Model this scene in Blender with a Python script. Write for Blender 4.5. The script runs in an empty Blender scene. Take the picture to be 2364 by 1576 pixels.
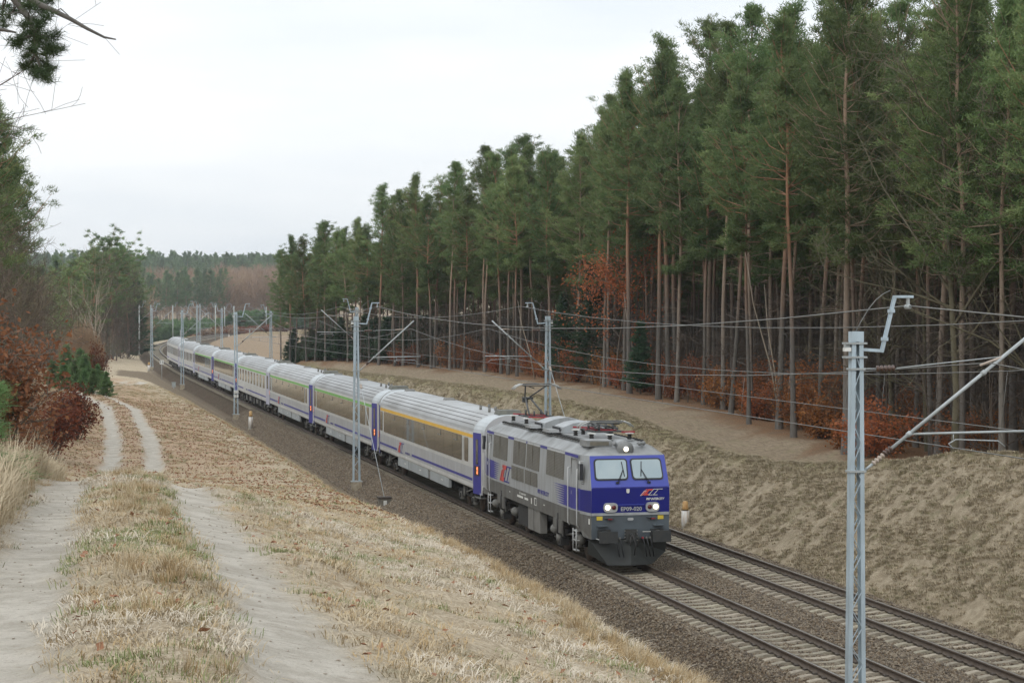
import bpy, math, random
import numpy as np
from mathutils import Vector, Matrix
R = math.radians
rng = np.random.default_rng(7)
random.seed(7)
scene = bpy.context.scene
col = scene.collection

# ------------------------------------------------------------ camera, sky, sun, exposure
cam_data = bpy.data.cameras.new('camera')
cam_data.sensor_width = 36.0
cam_data.lens = 36.0 * 4846.0 / 2364.0
cam_data.clip_start = 0.5
cam_data.clip_end = 12000
cam = bpy.data.objects.new('camera', cam_data)
cam.location = (-18.35, -65.03, 8.34)
cam.rotation_euler = (R(90) - 0.0166, 0.0006, -0.2211)
col.objects.link(cam)
scene.camera = cam

world = bpy.data.worlds.new('World')
scene.world = world
world.use_nodes = True
wn, wl = world.node_tree.nodes, world.node_tree.links
wn.clear()
SUN_EL, SUN_ROT = R(38), R(215)
sky = wn.new('ShaderNodeTexSky'); sky.sky_type = 'NISHITA'; sky.sun_disc = False
sky.sun_elevation = SUN_EL; sky.sun_rotation = SUN_ROT
bg_sky = wn.new('ShaderNodeBackground'); bg_sky.inputs['Strength'].default_value = 0.10
wl.new(sky.outputs[0], bg_sky.inputs['Color'])
tc = wn.new('ShaderNodeTexCoord')
mp = wn.new('ShaderNodeMapping'); mp.inputs['Scale'].default_value = (1.0, 1.0, 5.5)
wl.new(tc.outputs['Generated'], mp.inputs['Vector'])
nz = wn.new('ShaderNodeTexNoise'); nz.inputs['Scale'].default_value = 1.7; nz.inputs['Detail'].default_value = 5
nz.inputs['Roughness'].default_value = 0.5
wl.new(mp.outputs[0], nz.inputs['Vector'])
cr = wn.new('ShaderNodeValToRGB')
cr.color_ramp.elements[0].position = 0.40; cr.color_ramp.elements[0].color = (0.72, 0.785, 0.855, 1)
cr.color_ramp.elements[1].position = 0.62; cr.color_ramp.elements[1].color = (0.97, 0.985, 1.0, 1)
wl.new(nz.outputs['Fac'], cr.inputs['Fac'])
bg_cl = wn.new('ShaderNodeBackground')
sep = wn.new('ShaderNodeSeparateXYZ'); wl.new(tc.outputs['Generated'], sep.inputs[0])
mr = wn.new('ShaderNodeMapRange')          # an overcast sky is brightest overhead (CIE overcast)
mr.inputs['From Min'].default_value = 0.0; mr.inputs['From Max'].default_value = 1.0
mr.inputs['To Min'].default_value = 0.86; mr.inputs['To Max'].default_value = 1.70
wl.new(sep.outputs['Z'], mr.inputs['Value']); wl.new(mr.outputs[0], bg_cl.inputs['Strength'])
wl.new(cr.outputs[0], bg_cl.inputs['Color'])
mixw = wn.new('ShaderNodeMixShader'); mixw.inputs[0].default_value = 0.93   # cloud cover
wl.new(bg_sky.outputs[0], mixw.inputs[1]); wl.new(bg_cl.outputs[0], mixw.inputs[2])
wo = wn.new('ShaderNodeOutputWorld'); wl.new(mixw.outputs[0], wo.inputs['Surface'])

sd = bpy.data.lights.new('sun', 'SUN'); sd.energy = 0.7; sd.angle = R(25); sd.color = (1.0, 0.96, 0.9)
sun = bpy.data.objects.new('sun', sd)
sun.rotation_euler = (R(90) - SUN_EL, 0, R(180) - SUN_ROT)
sun.location = (0, 0, 60)
col.objects.link(sun)
scene.view_settings.view_transform = 'Standard'
scene.view_settings.look = 'None'
scene.view_settings.exposure = 0.26
scene.view_settings.gamma = 1.0
scene.view_settings.use_curve_mapping = False
scene.cycles.max_bounces = 6
scene.cycles.diffuse_bounces = 3
scene.cycles.glossy_bounces = 3
scene.cycles.transmission_bounces = 3
scene.cycles.transparent_max_bounces = 4
scene.cycles.volume_bounces = 0
scene.cycles.use_adaptive_sampling = True
scene.cycles.adaptive_threshold = 0.012
scene.cycles.use_denoising = True

# ------------------------------------------------------------ materials
MATS = {}
def mat(name, c1, c2=None, scale=4.0, rough=0.8, metal=0.0, bump=0.0, bscale=None, detail=4, coord='Object', emit=None, alpha=None, spec=0.5, objvar=0.0, stretch=None, coat=0.0):
    if name in MATS: return MATS[name]
    m = bpy.data.materials.new(name); m.use_nodes = True
    n, l = m.node_tree.nodes, m.node_tree.links
    b = n['Principled BSDF']
    b.inputs['Roughness'].default_value = rough; b.inputs['Metallic'].default_value = metal
    b.inputs['Specular IOR Level'].default_value = spec
    b.inputs['Coat Weight'].default_value = coat
    t = n.new('ShaderNodeTexCoord'); vec = t.outputs[coord]
    if stretch:
        mpn = n.new('ShaderNodeMapping'); mpn.inputs['Scale'].default_value = stretch
        l.new(vec, mpn.inputs['Vector']); vec = mpn.outputs[0]
    if c2 is None: c2 = tuple(x * 0.8 for x in c1)
    nt = n.new('ShaderNodeTexNoise'); nt.inputs['Scale'].default_value = scale; nt.inputs['Detail'].default_value = detail
    l.new(vec, nt.inputs['Vector'])
    mrn = n.new('ShaderNodeMapRange'); mrn.inputs['From Min'].default_value = 0.32; mrn.inputs['From Max'].default_value = 0.68
    l.new(nt.outputs['Fac'], mrn.inputs['Value'])
    mx = n.new('ShaderNodeMix'); mx.data_type = 'RGBA'
    mx.inputs['A'].default_value = (*c1, 1); mx.inputs['B'].default_value = (*c2, 1)
    l.new(mrn.outputs[0], mx.inputs['Factor'])
    out = mx.outputs['Result']
    if objvar:
        oi = n.new('ShaderNodeObjectInfo'); hs = n.new('ShaderNodeHueSaturation')
        r1 = n.new('ShaderNodeMapRange'); r1.inputs['To Min'].default_value = 1 - objvar; r1.inputs['To Max'].default_value = 1 + objvar
        l.new(oi.outputs['Random'], r1.inputs['Value']); l.new(r1.outputs[0], hs.inputs['Value'])
        r2 = n.new('ShaderNodeMapRange'); r2.inputs['To Min'].default_value = 0.5 - objvar * .06; r2.inputs['To Max'].default_value = 0.5 + objvar * .05
        mm = n.new('ShaderNodeMath'); mm.operation = 'FRACT'; m3 = n.new('ShaderNodeMath'); m3.operation = 'MULTIPLY'; m3.inputs[1].default_value = 7.31
        l.new(oi.outputs['Random'], m3.inputs[0]); l.new(m3.outputs[0], mm.inputs[0]); l.new(mm.outputs[0], r2.inputs['Value']); l.new(r2.outputs[0], hs.inputs['Hue'])
        l.new(out, hs.inputs['Color']); out = hs.outputs[0]
    l.new(out, b.inputs['Base Color'])
    if bump:
        nb = n.new('ShaderNodeTexNoise'); nb.inputs['Scale'].default_value = bscale or scale * 4; nb.inputs['Detail'].default_value = 3
        l.new(vec, nb.inputs['Vector'])
        bp = n.new('ShaderNodeBump'); bp.inputs['Strength'].default_value = bump; bp.inputs['Distance'].default_value = 0.05
        l.new(nb.outputs['Fac'], bp.inputs['Height']); l.new(bp.outputs[0], b.inputs['Normal'])
    if emit:
        b.inputs['Emission Color'].default_value = (*emit[0], 1); b.inputs['Emission Strength'].default_value = emit[1]
    MATS[name] = m
    return m

# ------------------------------------------------------------ mesh helpers
def new_obj(name, mesh, parent=None, loc=None, rotz=None):
    o = bpy.data.objects.new(name, mesh); col.objects.link(o)
    if parent is not None: o.parent = parent
    if loc is not None: o.location = loc
    if rotz is not None: o.rotation_euler = (0, 0, rotz)
    return o

def tag(o, label=None, cat=None, group=None, kind=None):
    if label: o['label'] = label
    if cat: o['category'] = cat
    if group: o['group'] = group
    if kind: o['kind'] = kind
    return o

def fast_mesh(name, V, F, mats, mi=None, smooth=False):
    """V (n,3); F (m,k) with one k"""
    me = bpy.data.meshes.new(name)
    V = np.asarray(V, np.float32); F = np.asarray(F, np.int32)
    me.vertices.add(len(V)); me.vertices.foreach_set('co', V.ravel())
    me.loops.add(F.size); me.loops.foreach_set('vertex_index', F.ravel())
    me.polygons.add(len(F)); k = F.shape[1]
    me.polygons.foreach_set('loop_start', np.arange(0, F.size, k, dtype=np.int32))
    try: me.polygons.foreach_set('loop_total', np.full(len(F), k, np.int32))
    except Exception: pass
    for m in mats: me.materials.append(m)
    if mi is not None: me.polygons.foreach_set('material_index', np.asarray(mi, np.int32))
    if smooth: me.polygons.foreach_set('use_smooth', np.ones(len(F), bool))
    me.update(calc_edges=True); me.validate()
    return me

class MB:
    def __init__(s): s.v = []; s.f = []; s.m = []; s.mats = []; s.sm = []
    def mi(s, m):
        if m not in s.mats: s.mats.append(m)
        return s.mats.index(m)
    def add(s, V, F, m, smooth=False):
        b = len(s.v); s.v += [tuple(map(float, p)) for p in V]
        k = s.mi(m)
        for f in F: s.f.append([b + i for i in f]); s.m.append(k); s.sm.append(smooth)
        return s
    def box(s, c, d, m, rz=0.0, M=None, top=1.0):
        x, y, z = d[0] / 2, d[1] / 2, d[2] / 2
        V = [(-x, -y, -z), (x, -y, -z), (x, y, -z), (-x, y, -z), (-x * top, -y * top, z), (x * top, -y * top, z), (x * top, y * top, z), (-x * top, y * top, z)]
        if M is not None: V = [M @ Vector(p) for p in V]
        elif rz: V = [(p[0] * math.cos(rz) - p[1] * math.sin(rz), p[0] * math.sin(rz) + p[1] * math.cos(rz), p[2]) for p in V]
        V = [(p[0] + c[0], p[1] + c[1], p[2] + c[2]) for p in V]
        return s.add(V, [(0, 3, 2, 1), (4, 5, 6, 7), (0, 1, 5, 4), (1, 2, 6, 5), (2, 3, 7, 6), (3, 0, 4, 7)], m)
    def bar(s, a, b, w, h, m):
        a = Vector(a); b = Vector(b); d = b - a; L = d.length
        q = d.to_track_quat('Y', 'Z').to_matrix()
        return s.box(tuple((a + b) / 2), (w, L, h), m, M=q)
    def tube(s, pts, r, m, n=8, cap=True):
        pts = [Vector(p) for p in pts]; N = len(pts)
        rs = r if isinstance(r, (list, tuple)) else [r] * N
        V = []; up0 = None
        for i, p in enumerate(pts):
            d = (pts[min(i + 1, N - 1)] - pts[max(i - 1, 0)]).normalized()
            if up0 is None: up0 = Vector((0, 0, 1)) if abs(d.z) < .9 else Vector((1, 0, 0))
            a = d.cross(up0)
            if a.length < 1e-6: a = d.orthogonal()
            a.normalize(); b = a.cross(d); up0 = b
            for k in range(n):
                t = 2 * math.pi * k / n
                V.append(p + a * (math.cos(t) * rs[i]) + b * (math.sin(t) * rs[i]))
        F = []
        for i in range(N - 1):
            for k in range(n):
                F.append((i * n + k, i * n + (k + 1) % n, (i + 1) * n + (k + 1) % n, (i + 1) * n + k))
        if cap: F.append(tuple(range(n - 1, -1, -1))); F.append(tuple((N - 1) * n + k for k in range(n)))
        return s.add(V, F, m, True)
    def cyl(s, c, r, h, m, axis='Z', n=16, r2=None):
        d = {'X': (1, 0, 0), 'Y': (0, 1, 0), 'Z': (0, 0, 1)}[axis]
        c = Vector(c); d = Vector(d)
        return s.tube([c - d * h / 2, c + d * h / 2], [r, r if r2 is None else r2], m, n)
    def lathe(s, c, prof, m, n=16):
        V = []; F = []
        for (r, z) in prof:
            for k in range(n):
                t = 2 * math.pi * k / n; V.append((c[0] + r * math.cos(t), c[1] + r * math.sin(t), c[2] + z))
        for i in range(len(prof) - 1):
            for k in range(n): F.append((i * n + k, i * n + (k + 1) % n, (i + 1) * n + (k + 1) % n, (i + 1) * n + k))
        F.append(tuple(range(n - 1, -1, -1))); F.append(tuple((len(prof) - 1) * n + k for k in range(n)))
        return s.add(V, F, m, True)
    def poly(s, P, n, t, m):
        """flat polygon P (3d points) given a thickness t along unit vector n"""
        k = len(P); n = Vector(n)
        V = [tuple(Vector(p) + n * t / 2) for p in P] + [tuple(Vector(p) - n * t / 2) for p in P]
        F = [tuple(range(k)), tuple(range(2 * k - 1, k - 1, -1))] + [(i, k + i, k + (i + 1) % k, (i + 1) % k) for i in range(k)]
        return s.add(V, F, m)
    def mesh(s, name='mesh'):
        me = bpy.data.meshes.new(name); me.from_pydata(s.v, [], s.f)
        for m in s.mats: me.materials.append(m)
        me.polygons.foreach_set('material_index', s.m); me.polygons.foreach_set('use_smooth', s.sm)
        me.update()
        bm_fix(me)
        return me
    def build(s, name, parent=None, loc=None, rotz=None):
        return new_obj(name, s.mesh(name), parent, loc, rotz)

import bmesh
def bm_fix(me):
    bm = bmesh.new(); bm.from_mesh(me); bmesh.ops.recalc_face_normals(bm, faces=bm.faces); bm.to_mesh(me); bm.free()

def empty(name, loc=(0, 0, 0), rotz=0.0):
    o = bpy.data.objects.new(name, None); col.objects.link(o)
    o.location = loc; o.rotation_euler = (0, 0, rotz); o.empty_display_size = 0.3
    return o

def copy_tree(o, parent=None):
    kids = list(o.children)
    c = o.copy(); col.objects.link(c)
    if parent is not None: c.parent = parent
    for k in kids: copy_tree(k, c)
    return c

# ------------------------------------------------------------ where the railway runs
KN = [0, 180, 230, 280, 330, 400, 480, 560, 700]
KV = [0, 0, 0.0, 9.0e-4, 1.17e-3, 3.6e-4, 4.5e-4, 8.7e-4, 9.1e-4]
TS = np.arange(-200, 1001, 2.0)
_k = np.interp(TS, KN, KV); _i0 = 100
TTH = np.concatenate([[0], np.cumsum((_k[1:] + _k[:-1]))]); TTH -= TTH[_i0]
TX = np.concatenate([[0], np.cumsum(np.sin(TTH[1:]) + np.sin(TTH[:-1]))]); TX -= TX[_i0]
TY = np.concatenate([[0], np.cumsum(np.cos(TTH[1:]) + np.cos(TTH[:-1]))]); TY -= TY[_i0]
TZ = np.interp(TS, [0, 200, 250, 300, 350, 400, 500, 700, 1000], [0, 0, .35, .78, .9, .93, .7, .2, 0])
def fr(s): return (float(np.interp(s, TS, TX)), float(np.interp(s, TS, TY)), float(np.interp(s, TS, TZ)), float(np.interp(s, TS, TTH)))
def at(s, o, z=0.0):
    x, y, zz, th = fr(s)
    return (x + o * math.cos(th), y - o * math.sin(th), z + zz)
def tcoord(X, Y):
    s = np.array(Y, float)
    for _ in range(8):
        s = np.clip(s, -190, 990)
        cx = np.interp(s, TS, TX); cy = np.interp(s, TS, TY); th = np.interp(s, TS, TTH)
        s = s + ((X - cx) * np.sin(th) + (Y - cy) * np.cos(th)) * .8
    s = np.clip(s, -190, 990)
    cx = np.interp(s, TS, TX); cy = np.interp(s, TS, TY); th = np.interp(s, TS, TTH)
    return s, (X - cx) * np.cos(th) - (Y - cy) * np.sin(th)

def vnoise(X, Y, sc, seed=0):
    """smooth value noise 0..1"""
    t_ = .61 + seed * 1.37; x_ = np.asarray(X, float); y_ = np.asarray(Y, float)      # every octave is turned, so no rows line up
    X = (x_ * math.cos(t_) + y_ * math.sin(t_)) / sc + 1000.5 * seed % 977; Y = (y_ * math.cos(t_) - x_ * math.sin(t_)) / sc + 733.1 * seed % 811
    xi = np.floor(X).astype(np.int64); yi = np.floor(Y).astype(np.int64); fx = X - xi; fy = Y - yi
    fx = fx * fx * (3 - 2 * fx); fy = fy * fy * (3 - 2 * fy)
    def h(a, b):
        n = (a * 374761393 + b * 668265263 + seed * 1442695041) & 0x7fffffff
        n = ((n ^ (n >> 13)) * 1274126177) & 0x7fffffff
        return ((n ^ (n >> 16)) & 0xffff) / 65535.0
    return (h(xi, yi) * (1 - fx) + h(xi + 1, yi) * fx) * (1 - fy) + (h(xi, yi + 1) * (1 - fx) + h(xi + 1, yi + 1) * fx) * fy
def fbm(X, Y, sc, oct=4, seed=0):
    t = 0; a = .5; s = 0
    for k in range(oct):
        t = t + a * vnoise(X, Y, sc, seed + k * 17); s += a; a *= .5; sc *= .47
    return t / s
def sst(x, a, b):
    t = np.clip((x - a) / (b - a), 0, 1); return t * t * (3 - 2 * t)

# profile tables along the line (s): edge of the cutting left, dirt road, bank right, wood floor
LS = [-90, -60, -47, -36, -20, -12, 7, 35, 57, 96, 132, 160, 185, 210, 250, 300, 400, 700, 1000]
LO = [-14.5, -13.4, -12.7, -11.6, -10.3, -9.6, -8.6, -8.1, -7.8, -7.9, -8.1, -8.0, -8.6, -10.0, -7.8, -5.2, -5.0, -6, -6]
LZ = [5.9, 5.3, 5.0, 4.5, 3.7, 3.2, 2.25, 1.75, 1.55, 1.38, 1.2, .8, .2, -.4, -.15, .3, .4, 0, 0]
RS = [-90, -60, -51, -31, -20, -12, -3, 10, 35, 65, 88, 104, 118, 130, 140, 150, 165, 200, 260, 400, 1000]
RX = [-18.2, -17.9, -17.65, -17.0, -16.5, -16.2, -15.7, -15.2, -14.2, -13.6, -14.6, -15.8, -13.0, -10.3, -9.6, -11.0, -15, -22, -40, -60, -60]
RZ = [7.2, 6.6, 6.3, 5.55, 4.5, 3.8, 3.0, 2.25, 2.3, 2.25, 2.05, 1.9, 1.6, 1.3, 1.1, .9, .3, -1.5, -4, -4, -4]
BS = [-90, -40, -4, 1, 5.5, 16, 20, 24, 31, 39, 60, 111, 150, 175, 200, 260, 400, 1000]
BO = [12, 12, 12, 12, 11.5, 10.5, 10, 10, 10, 10, 10, 10, 8.9, 8.2, 9, 9, 9, 9]
BZ = [5.2, 4.8, 4.0, 3.65, 2.95, 2.0, 2.0, 2.1, 2.45, 2.95, 3.1, 2.5, 2.0, 1.2, .5, .1, .1, 0]
WS = [-90, 0, 14, 38, 74, 105, 150, 164, 178, 1000]
WO = [13.5, 13.5, 13.4, 16, 18.5, 17, 11.5, 9.3, 8.6, 8.6]
WZ = [4.5, 3.1, 2.3, 2.6, 2.9, 2.9, 2.7, 2.4, 1.4, 1.0]
def road_x(Y): return np.interp(Y, RS, RX)

def ground(X, Y, micro=True):
    X = np.asarray(X, float); Y = np.asarray(Y, float)
    s, o = tcoord(X, Y)
    zt = np.interp(s, TS, TZ)
    # left
    eo, ez = np.interp(s, LS, LO), np.interp(s, LS, LZ)
    rx, rz = np.interp(Y, RS, RX), np.interp(Y, RS, RZ)
    t = np.clip((eo - o) / np.maximum(eo - (rx), 1.0), 0, 1)
    plat = ez + (rz - ez) * (t * t * (3 - 2 * t) * .6 + t * .4)
    left_of = np.maximum(0, (rx - 1.6) - X)
    up = np.where(Y < 140, np.minimum(left_of * .22, 2.2), 0)
    plat = plat + up
    far = sst(s, 165, 225)
    valley = ez - 6.5 * sst(eo - o, 0.0, 10)
    plat = plat * (1 - far) + valley * far
    foot = zt - .95
    k = sst(o, eo - 1.0, -4.3); kl = np.clip((o - (eo - .2)) / (-3.5 - (eo - .2)), 0, 1); k = k + (kl - k) * sst(s, 8, 30)
    zl = plat * (1 - k) + foot * k
    # right
    bo, bz = np.interp(s, BS, BO), np.interp(s, BS, BZ)
    wo, wz = np.interp(s, WS, WO), np.interp(s, WS, WZ)
    k2 = .4 * sst(o, 7.4, bo + .8) + .6 * np.clip((o - 7.5) / (bo + .3 - 7.5), 0, 1)
    t2 = np.clip((o - bo) / np.maximum(wo - bo, 1.), 0, 1)
    back = bz + (wz - bz) * t2 - .25 * np.sin(np.pi * t2) * (s < 170)
    zr = foot * (1 - k2) + back * k2
    z = np.where(o < 2, zl, zr)
    # far land
    dist = np.hypot(X + 18, Y + 65)
    farz = 1.0 + 17 * sst(dist, 760, 1350) + 25 * sst(dist, 1600, 4000)
    kf = sst(dist, 620, 800)
    z = z * (1 - kf) + farz * kf
    # ballast shoulder
    bal = zt - .265 - np.maximum(0, np.maximum(-1.75 - o, o - 5.75)) / 1.55
    isb = (o > -3.2) & (o < 7.2) & (kf < .5)
    zb = np.maximum(z, bal)
    z = np.where(isb, zb, z)
    gravel = np.where(isb, sst(bal - np.where(o < 2, zl, zr), -.12, .10), 0.0)
    gravel = np.maximum(gravel, .75 * sst(o, -3.7, -3.1) * (1 - sst(o, 7.2, 7.8)) * (s < 240) * (kf < .5))
    if micro:
        # ruts
        wob = (fbm(X, Y, 6, 2, 5) - .5) * .12
        hs = np.interp(Y, [-60, -30, -20], [.95, .92, .82])
        d1 = np.abs(X - (rx - hs) + wob); d2 = np.abs(X - (rx + hs) + wob)
        dr = np.minimum(d1, d2)
        on = (Y < 152)
        nearw = np.clip((-Y - 28) / 20, 0, 1) * .04
        edge = (fbm(X, Y, 1.1, 4, 9) - .5) * .34 + (fbm(X, Y, .22, 2, 29) - .5) * .22
        rut = np.where(on, 1 - sst(dr + edge, .16 + nearw, .58 + nearw), 0)
        mid = np.where(on & (np.abs(X - rx) < .6), 1.0, 0.0)
        z = z - .07 * rut + .05 * mid * (1 - rut)
        soft = 1 - gravel
        z = z + soft * (1 - rut * .8) * ((fbm(X, Y, 1.3, 3, 2) - .5) * .22 + (fbm(X, Y, .45, 3, 3) - .5) * .12)
        hill = sst(o, 7.5, 8.5) * (1 - sst(o, bo + 2, bo + 4))
        z = z + hill * ((fbm(X, Y, .7, 3, 12) - .5) * .12 + (fbm(X, Y, .3, 2, 19) - .5) * .09)
        z = z + soft * (fbm(X, Y, 9, 2, 4) - .5) * .35 * np.where(o < 2, sst(eo - o, 1, 4), .35 * sst(o, 9, 12))
        z = z + gravel * (vnoise(X, Y, .16, 8) - .5) * .05
        return z, s, o, gravel, rut, kf
    return z
def gz(x, y): return float(ground(np.array([x]), np.array([y]))[0][0])
# ------------------------------------------------------------ ground
def graded(parts):
    out = []
    for a, b, d in parts: out.append(np.arange(a, b, d))
    return np.concatenate(out)
def grow(a, b, d0, g):
    out = [a]; d = d0
    while out[-1] < b: out.append(out[-1] + d); d *= g
    return np.array(out)
gx = np.concatenate([-grow(34, 2600, .8, 1.09)[::-1], graded([(-33.9, -24, .35), (-24, -4, .13), (-4, 8, .17), (8, 14, .22), (14, 30, .6)]), grow(30, 3600, .9, 1.09)])
gy = np.concatenate([graded([(-110, -60, 2.0), (-60, -20, .13), (-20, 20, .25), (20, 120, .6), (120, 330, 1.5), (330, 760, 4)]), grow(760, 6500, 8, 1.09)])
GX, GY = np.meshgrid(gx, gy)
fx, fy = GX.ravel(), GY.ravel()
gz_, gs_, go_, ggr_, grut_, gkf_ = ground(fx, fy)
nX, nY = len(gx), len(gy)
idx = np.arange(nX * nY).reshape(nY, nX)
quads = np.stack([idx[:-1, :-1], idx[:-1, 1:], idx[1:, 1:], idx[1:, :-1]], -1).reshape(-1, 4)

def ground_material():
    m = bpy.data.materials.new('ground_cover'); m.use_nodes = True
    n, l = m.node_tree.nodes, m.node_tree.links
    b = n['Principled BSDF']; b.inputs['Roughness'].default_value = .95; b.inputs['Specular IOR Level'].default_value = .15
    geo = n.new('ShaderNodeNewGeometry'); P = geo.outputs['Position']
    def noise(sc, det=5, ro=.6, st=None):
        t = n.new('ShaderNodeTexNoise'); t.inputs['Scale'].default_value = sc; t.inputs['Detail'].default_value = det; t.inputs['Roughness'].default_value = ro
        v = P
        if st:
            q = n.new('ShaderNodeMapping'); q.inputs['Scale'].default_value = st; l.new(P, q.inputs['Vector']); v = q.outputs[0]
        l.new(v, t.inputs['Vector']); return t.outputs['Fac']
    def rmp(f, a, b2):
        r = n.new('ShaderNodeMapRange'); r.interpolation_type = 'SMOOTHSTEP'
        r.inputs['From Min'].default_value = a; r.inputs['From Max'].default_value = b2; l.new(f, r.inputs['Value']); return r.outputs[0]
    def mix(f, a, b2):
        x = n.new('ShaderNodeMix'); x.data_type = 'RGBA'
        for k, v in (('A', a), ('B', b2)):
            if isinstance(v, tuple): x.inputs[k].default_value = (*v, 1)
            else: l.new(v, x.inputs[k])
        if isinstance(f, float): x.inputs['Factor'].default_value = f
        else: l.new(f, x.inputs['Factor'])
        return x.outputs['Result']
    def mul(a, b2):
        x = n.new('ShaderNodeMath'); x.operation = 'MULTIPLY'; l.new(a, x.inputs[0])
        if isinstance(b2, float): x.inputs[1].default_value = b2
        else: l.new(b2, x.inputs[1])
        return x.outputs[0]
    def att(name):
        a = n.new('ShaderNodeAttribute'); a.attribute_name = name; return a.outputs['Fac']
    fine = noise(55, 3, .7); med = noise(4.2, 6, .65); big = noise(.45, 5, .6); fine2 = noise(17, 5, .75)
    straw = mix(rmp(fine2, .36, .64), (.32, .25, .165), (.56, .47, .34))
    straw = mix(rmp(med, .5, .72), straw, (.37, .285, .185))
    straw = mix(mul(rmp(noise(1.3, 5, .7), .52, .68), .5), straw, (.19, .185, .075))
    pale = mix(mul(rmp(noise(2.6, 6, .7), .56, .70), .75), straw, (.62, .55, .44))
    grass = mix(rmp(big, .35, .6), straw, pale)
    grass = mix(mul(rmp(fine, .5, .75), .35), grass, (.13, .10, .055))
    bank = mix(rmp(noise(3.0, 6, .7), .38, .62), (.31, .25, .17), (.44, .365, .26))
    bank = mix(mul(rmp(noise(9, 5, .7), .48, .7), .55), bank, (.19, .155, .095))
    bank = mix(mul(rmp(noise(.55, 5, .7), .60, .72), .75), bank, (.47, .37, .25))
    bank = mix(mul(rmp(noise(1.1, 4, .6), .55, .7), .45), bank, (.135, .14, .055))
    bank = mix(mul(rmp(fine, .45, .75), .3), bank, (.12, .095, .06))
    litter = mix(rmp(noise(22, 4, .8), .4, .6), (.115, .062, .032), (.30, .175, .095))
    litter = mix(mul(rmp(noise(1.0, 5, .6), .45, .65), .5), litter, (.17, .13, .085))
    field = mix(rmp(noise(13, 5, .8), .36, .64), (.30, .20, .125), (.52, .39, .265))
    field = mix(mul(rmp(noise(1.2, 5, .7), .46, .66), .6), field, (.44, .34, .21))
    sand = mix(rmp(noise(2.5, 6, .65), .35, .65), (.41, .37, .305), (.55, .505, .43))
    sand = mix(mul(rmp(noise(7, 6, .75, (1, 2.2, 1)), .54, .68), .7), sand, (.30, .255, .20))
    sand = mix(mul(rmp(fine, .52, .72), .45), sand, (.27, .23, .18))
    sand = mix(mul(rmp(noise(30, 4, .7), .58, .7), .5), sand, (.22, .19, .15))
    vor = n.new('ShaderNodeTexVoronoi'); vor.inputs['Scale'].default_value = 19; l.new(P, vor.inputs['Vector'])
    sepc = n.new('ShaderNodeSeparateColor'); l.new(vor.outputs['Color'], sepc.inputs[0])
    stone = mix(sepc.outputs[0], (.058, .044, .028), (.20, .155, .10))
    stone = mix(mul(rmp(sepc.outputs[1], .7, 1.), .6), stone, (.30, .24, .19))
    stone = mix(mul(rmp(vor.outputs['Distance'], .3, .75), .6), stone, (.03, .024, .018))
    stone = mix(mul(rmp(noise(.6, 4, .6), .4, .65), .4), stone, (.10, .06, .04))
    lane = mix(rmp(noise(3.5, 6, .7, (2, .5, 1)), .35, .65), (.24, .185, .125), (.37, .295, .205))
    lane = mix(mul(rmp(noise(24, 4, .75), .45, .68), .55), lane, (.17, .115, .07))
    lane = mix(mul(rmp(noise(1.6, 4, .6), .5, .7), .5), lane, (.24, .215, .115))
    base = mix(att('field'), grass, field)
    base = mix(att('bank'), base, bank)
    base = mix(att('lane'), base, lane)
    base = mix(att('olive'), base, (.17, .155, .065))
    base = mix(att('litter'), base, litter)
    base = mix(att('slope'), base, mix(rmp(noise(9, 5, .7), .35, .65), (.15, .115, .075), (.23, .18, .12)))
    base = mix(att('rut'), base, sand)
    base = mix(att('gravel'), base, stone)
    l.new(base, b.inputs['Base Color'])
    hh = n.new('ShaderNodeMath'); hh.operation = 'ADD'
    l.new(mul(fine, .35), hh.inputs[0]); l.new(fine2, hh.inputs[1])
    vi = mul(vor.outputs['Distance'], -1.6)
    hmix = n.new('ShaderNodeMix'); l.new(att('gravel'), hmix.inputs['Factor']); l.new(hh.outputs[0], hmix.inputs['A']); l.new(vi, hmix.inputs['B'])
    bp = n.new('ShaderNodeBump'); bp.inputs['Strength'].default_value = .8; bp.inputs['Distance'].default_value = .07
    l.new(hmix.outputs['Result'], bp.inputs['Height']); l.new(bp.outputs[0], b.inputs['Normal'])
    return m
GM = ground_material()
zones = {}
zones['gravel'] = ggr_ * (1 - .0 * ggr_)
zones['rut'] = grut_
_eo = np.interp(gs_, LS, LO); _bo = np.interp(gs_, BS, BO); _wo = np.interp(gs_, WS, WO)
_n1 = (fbm(fx, fy, 3.0, 3, 41) - .5) * 3
zones['slope'] = np.where(go_ < 2, sst(go_ + _n1 * .25, _eo + .6, _eo + 1.5), 0) * (1 - ggr_) * (gkf_ < .5) * (gs_ < 230)
zones['field'] = (sst(fy, 0, 25) * (go_ < 2)) * sst(_eo - go_, .5, 3) * (1 - .6 * sst(fy, 170, 200))
zones['bank'] = sst(go_, 6.8, 7.6) * (1 - sst(go_ + _n1 * .3, _bo + .3, _bo + 1.2)) * (gs_ < 190)
zones['lane'] = sst(go_ + _n1 * .2, _bo + .8, _bo + 1.6) * (gs_ < 200)
_deep = (fx > 50) & (fy < 470) & (fx > 62 + (fy - 170) * .35)
zones['olive'] = sst(go_ + _n1 * .3, _bo - .3, _bo + .4) * (1 - sst(go_ + _n1 * .3, _bo + .8, _bo + 1.7)) * .75 * (gs_ < 190)
_far = (gs_ > 195) & (go_ > 6.5) & (gkf_ < .9)
zones['lane'] = np.maximum(zones['lane'], _far * .8); zones['bank'] = np.maximum(zones['bank'], _far * .85)
zones['olive'] = np.maximum(zones['olive'], .55 * sst(np.hypot(fx + 18, fy + 65), 505, 560) * (1 - ggr_) * (np.hypot(fx + 18, fy + 65) < 900))
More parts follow.
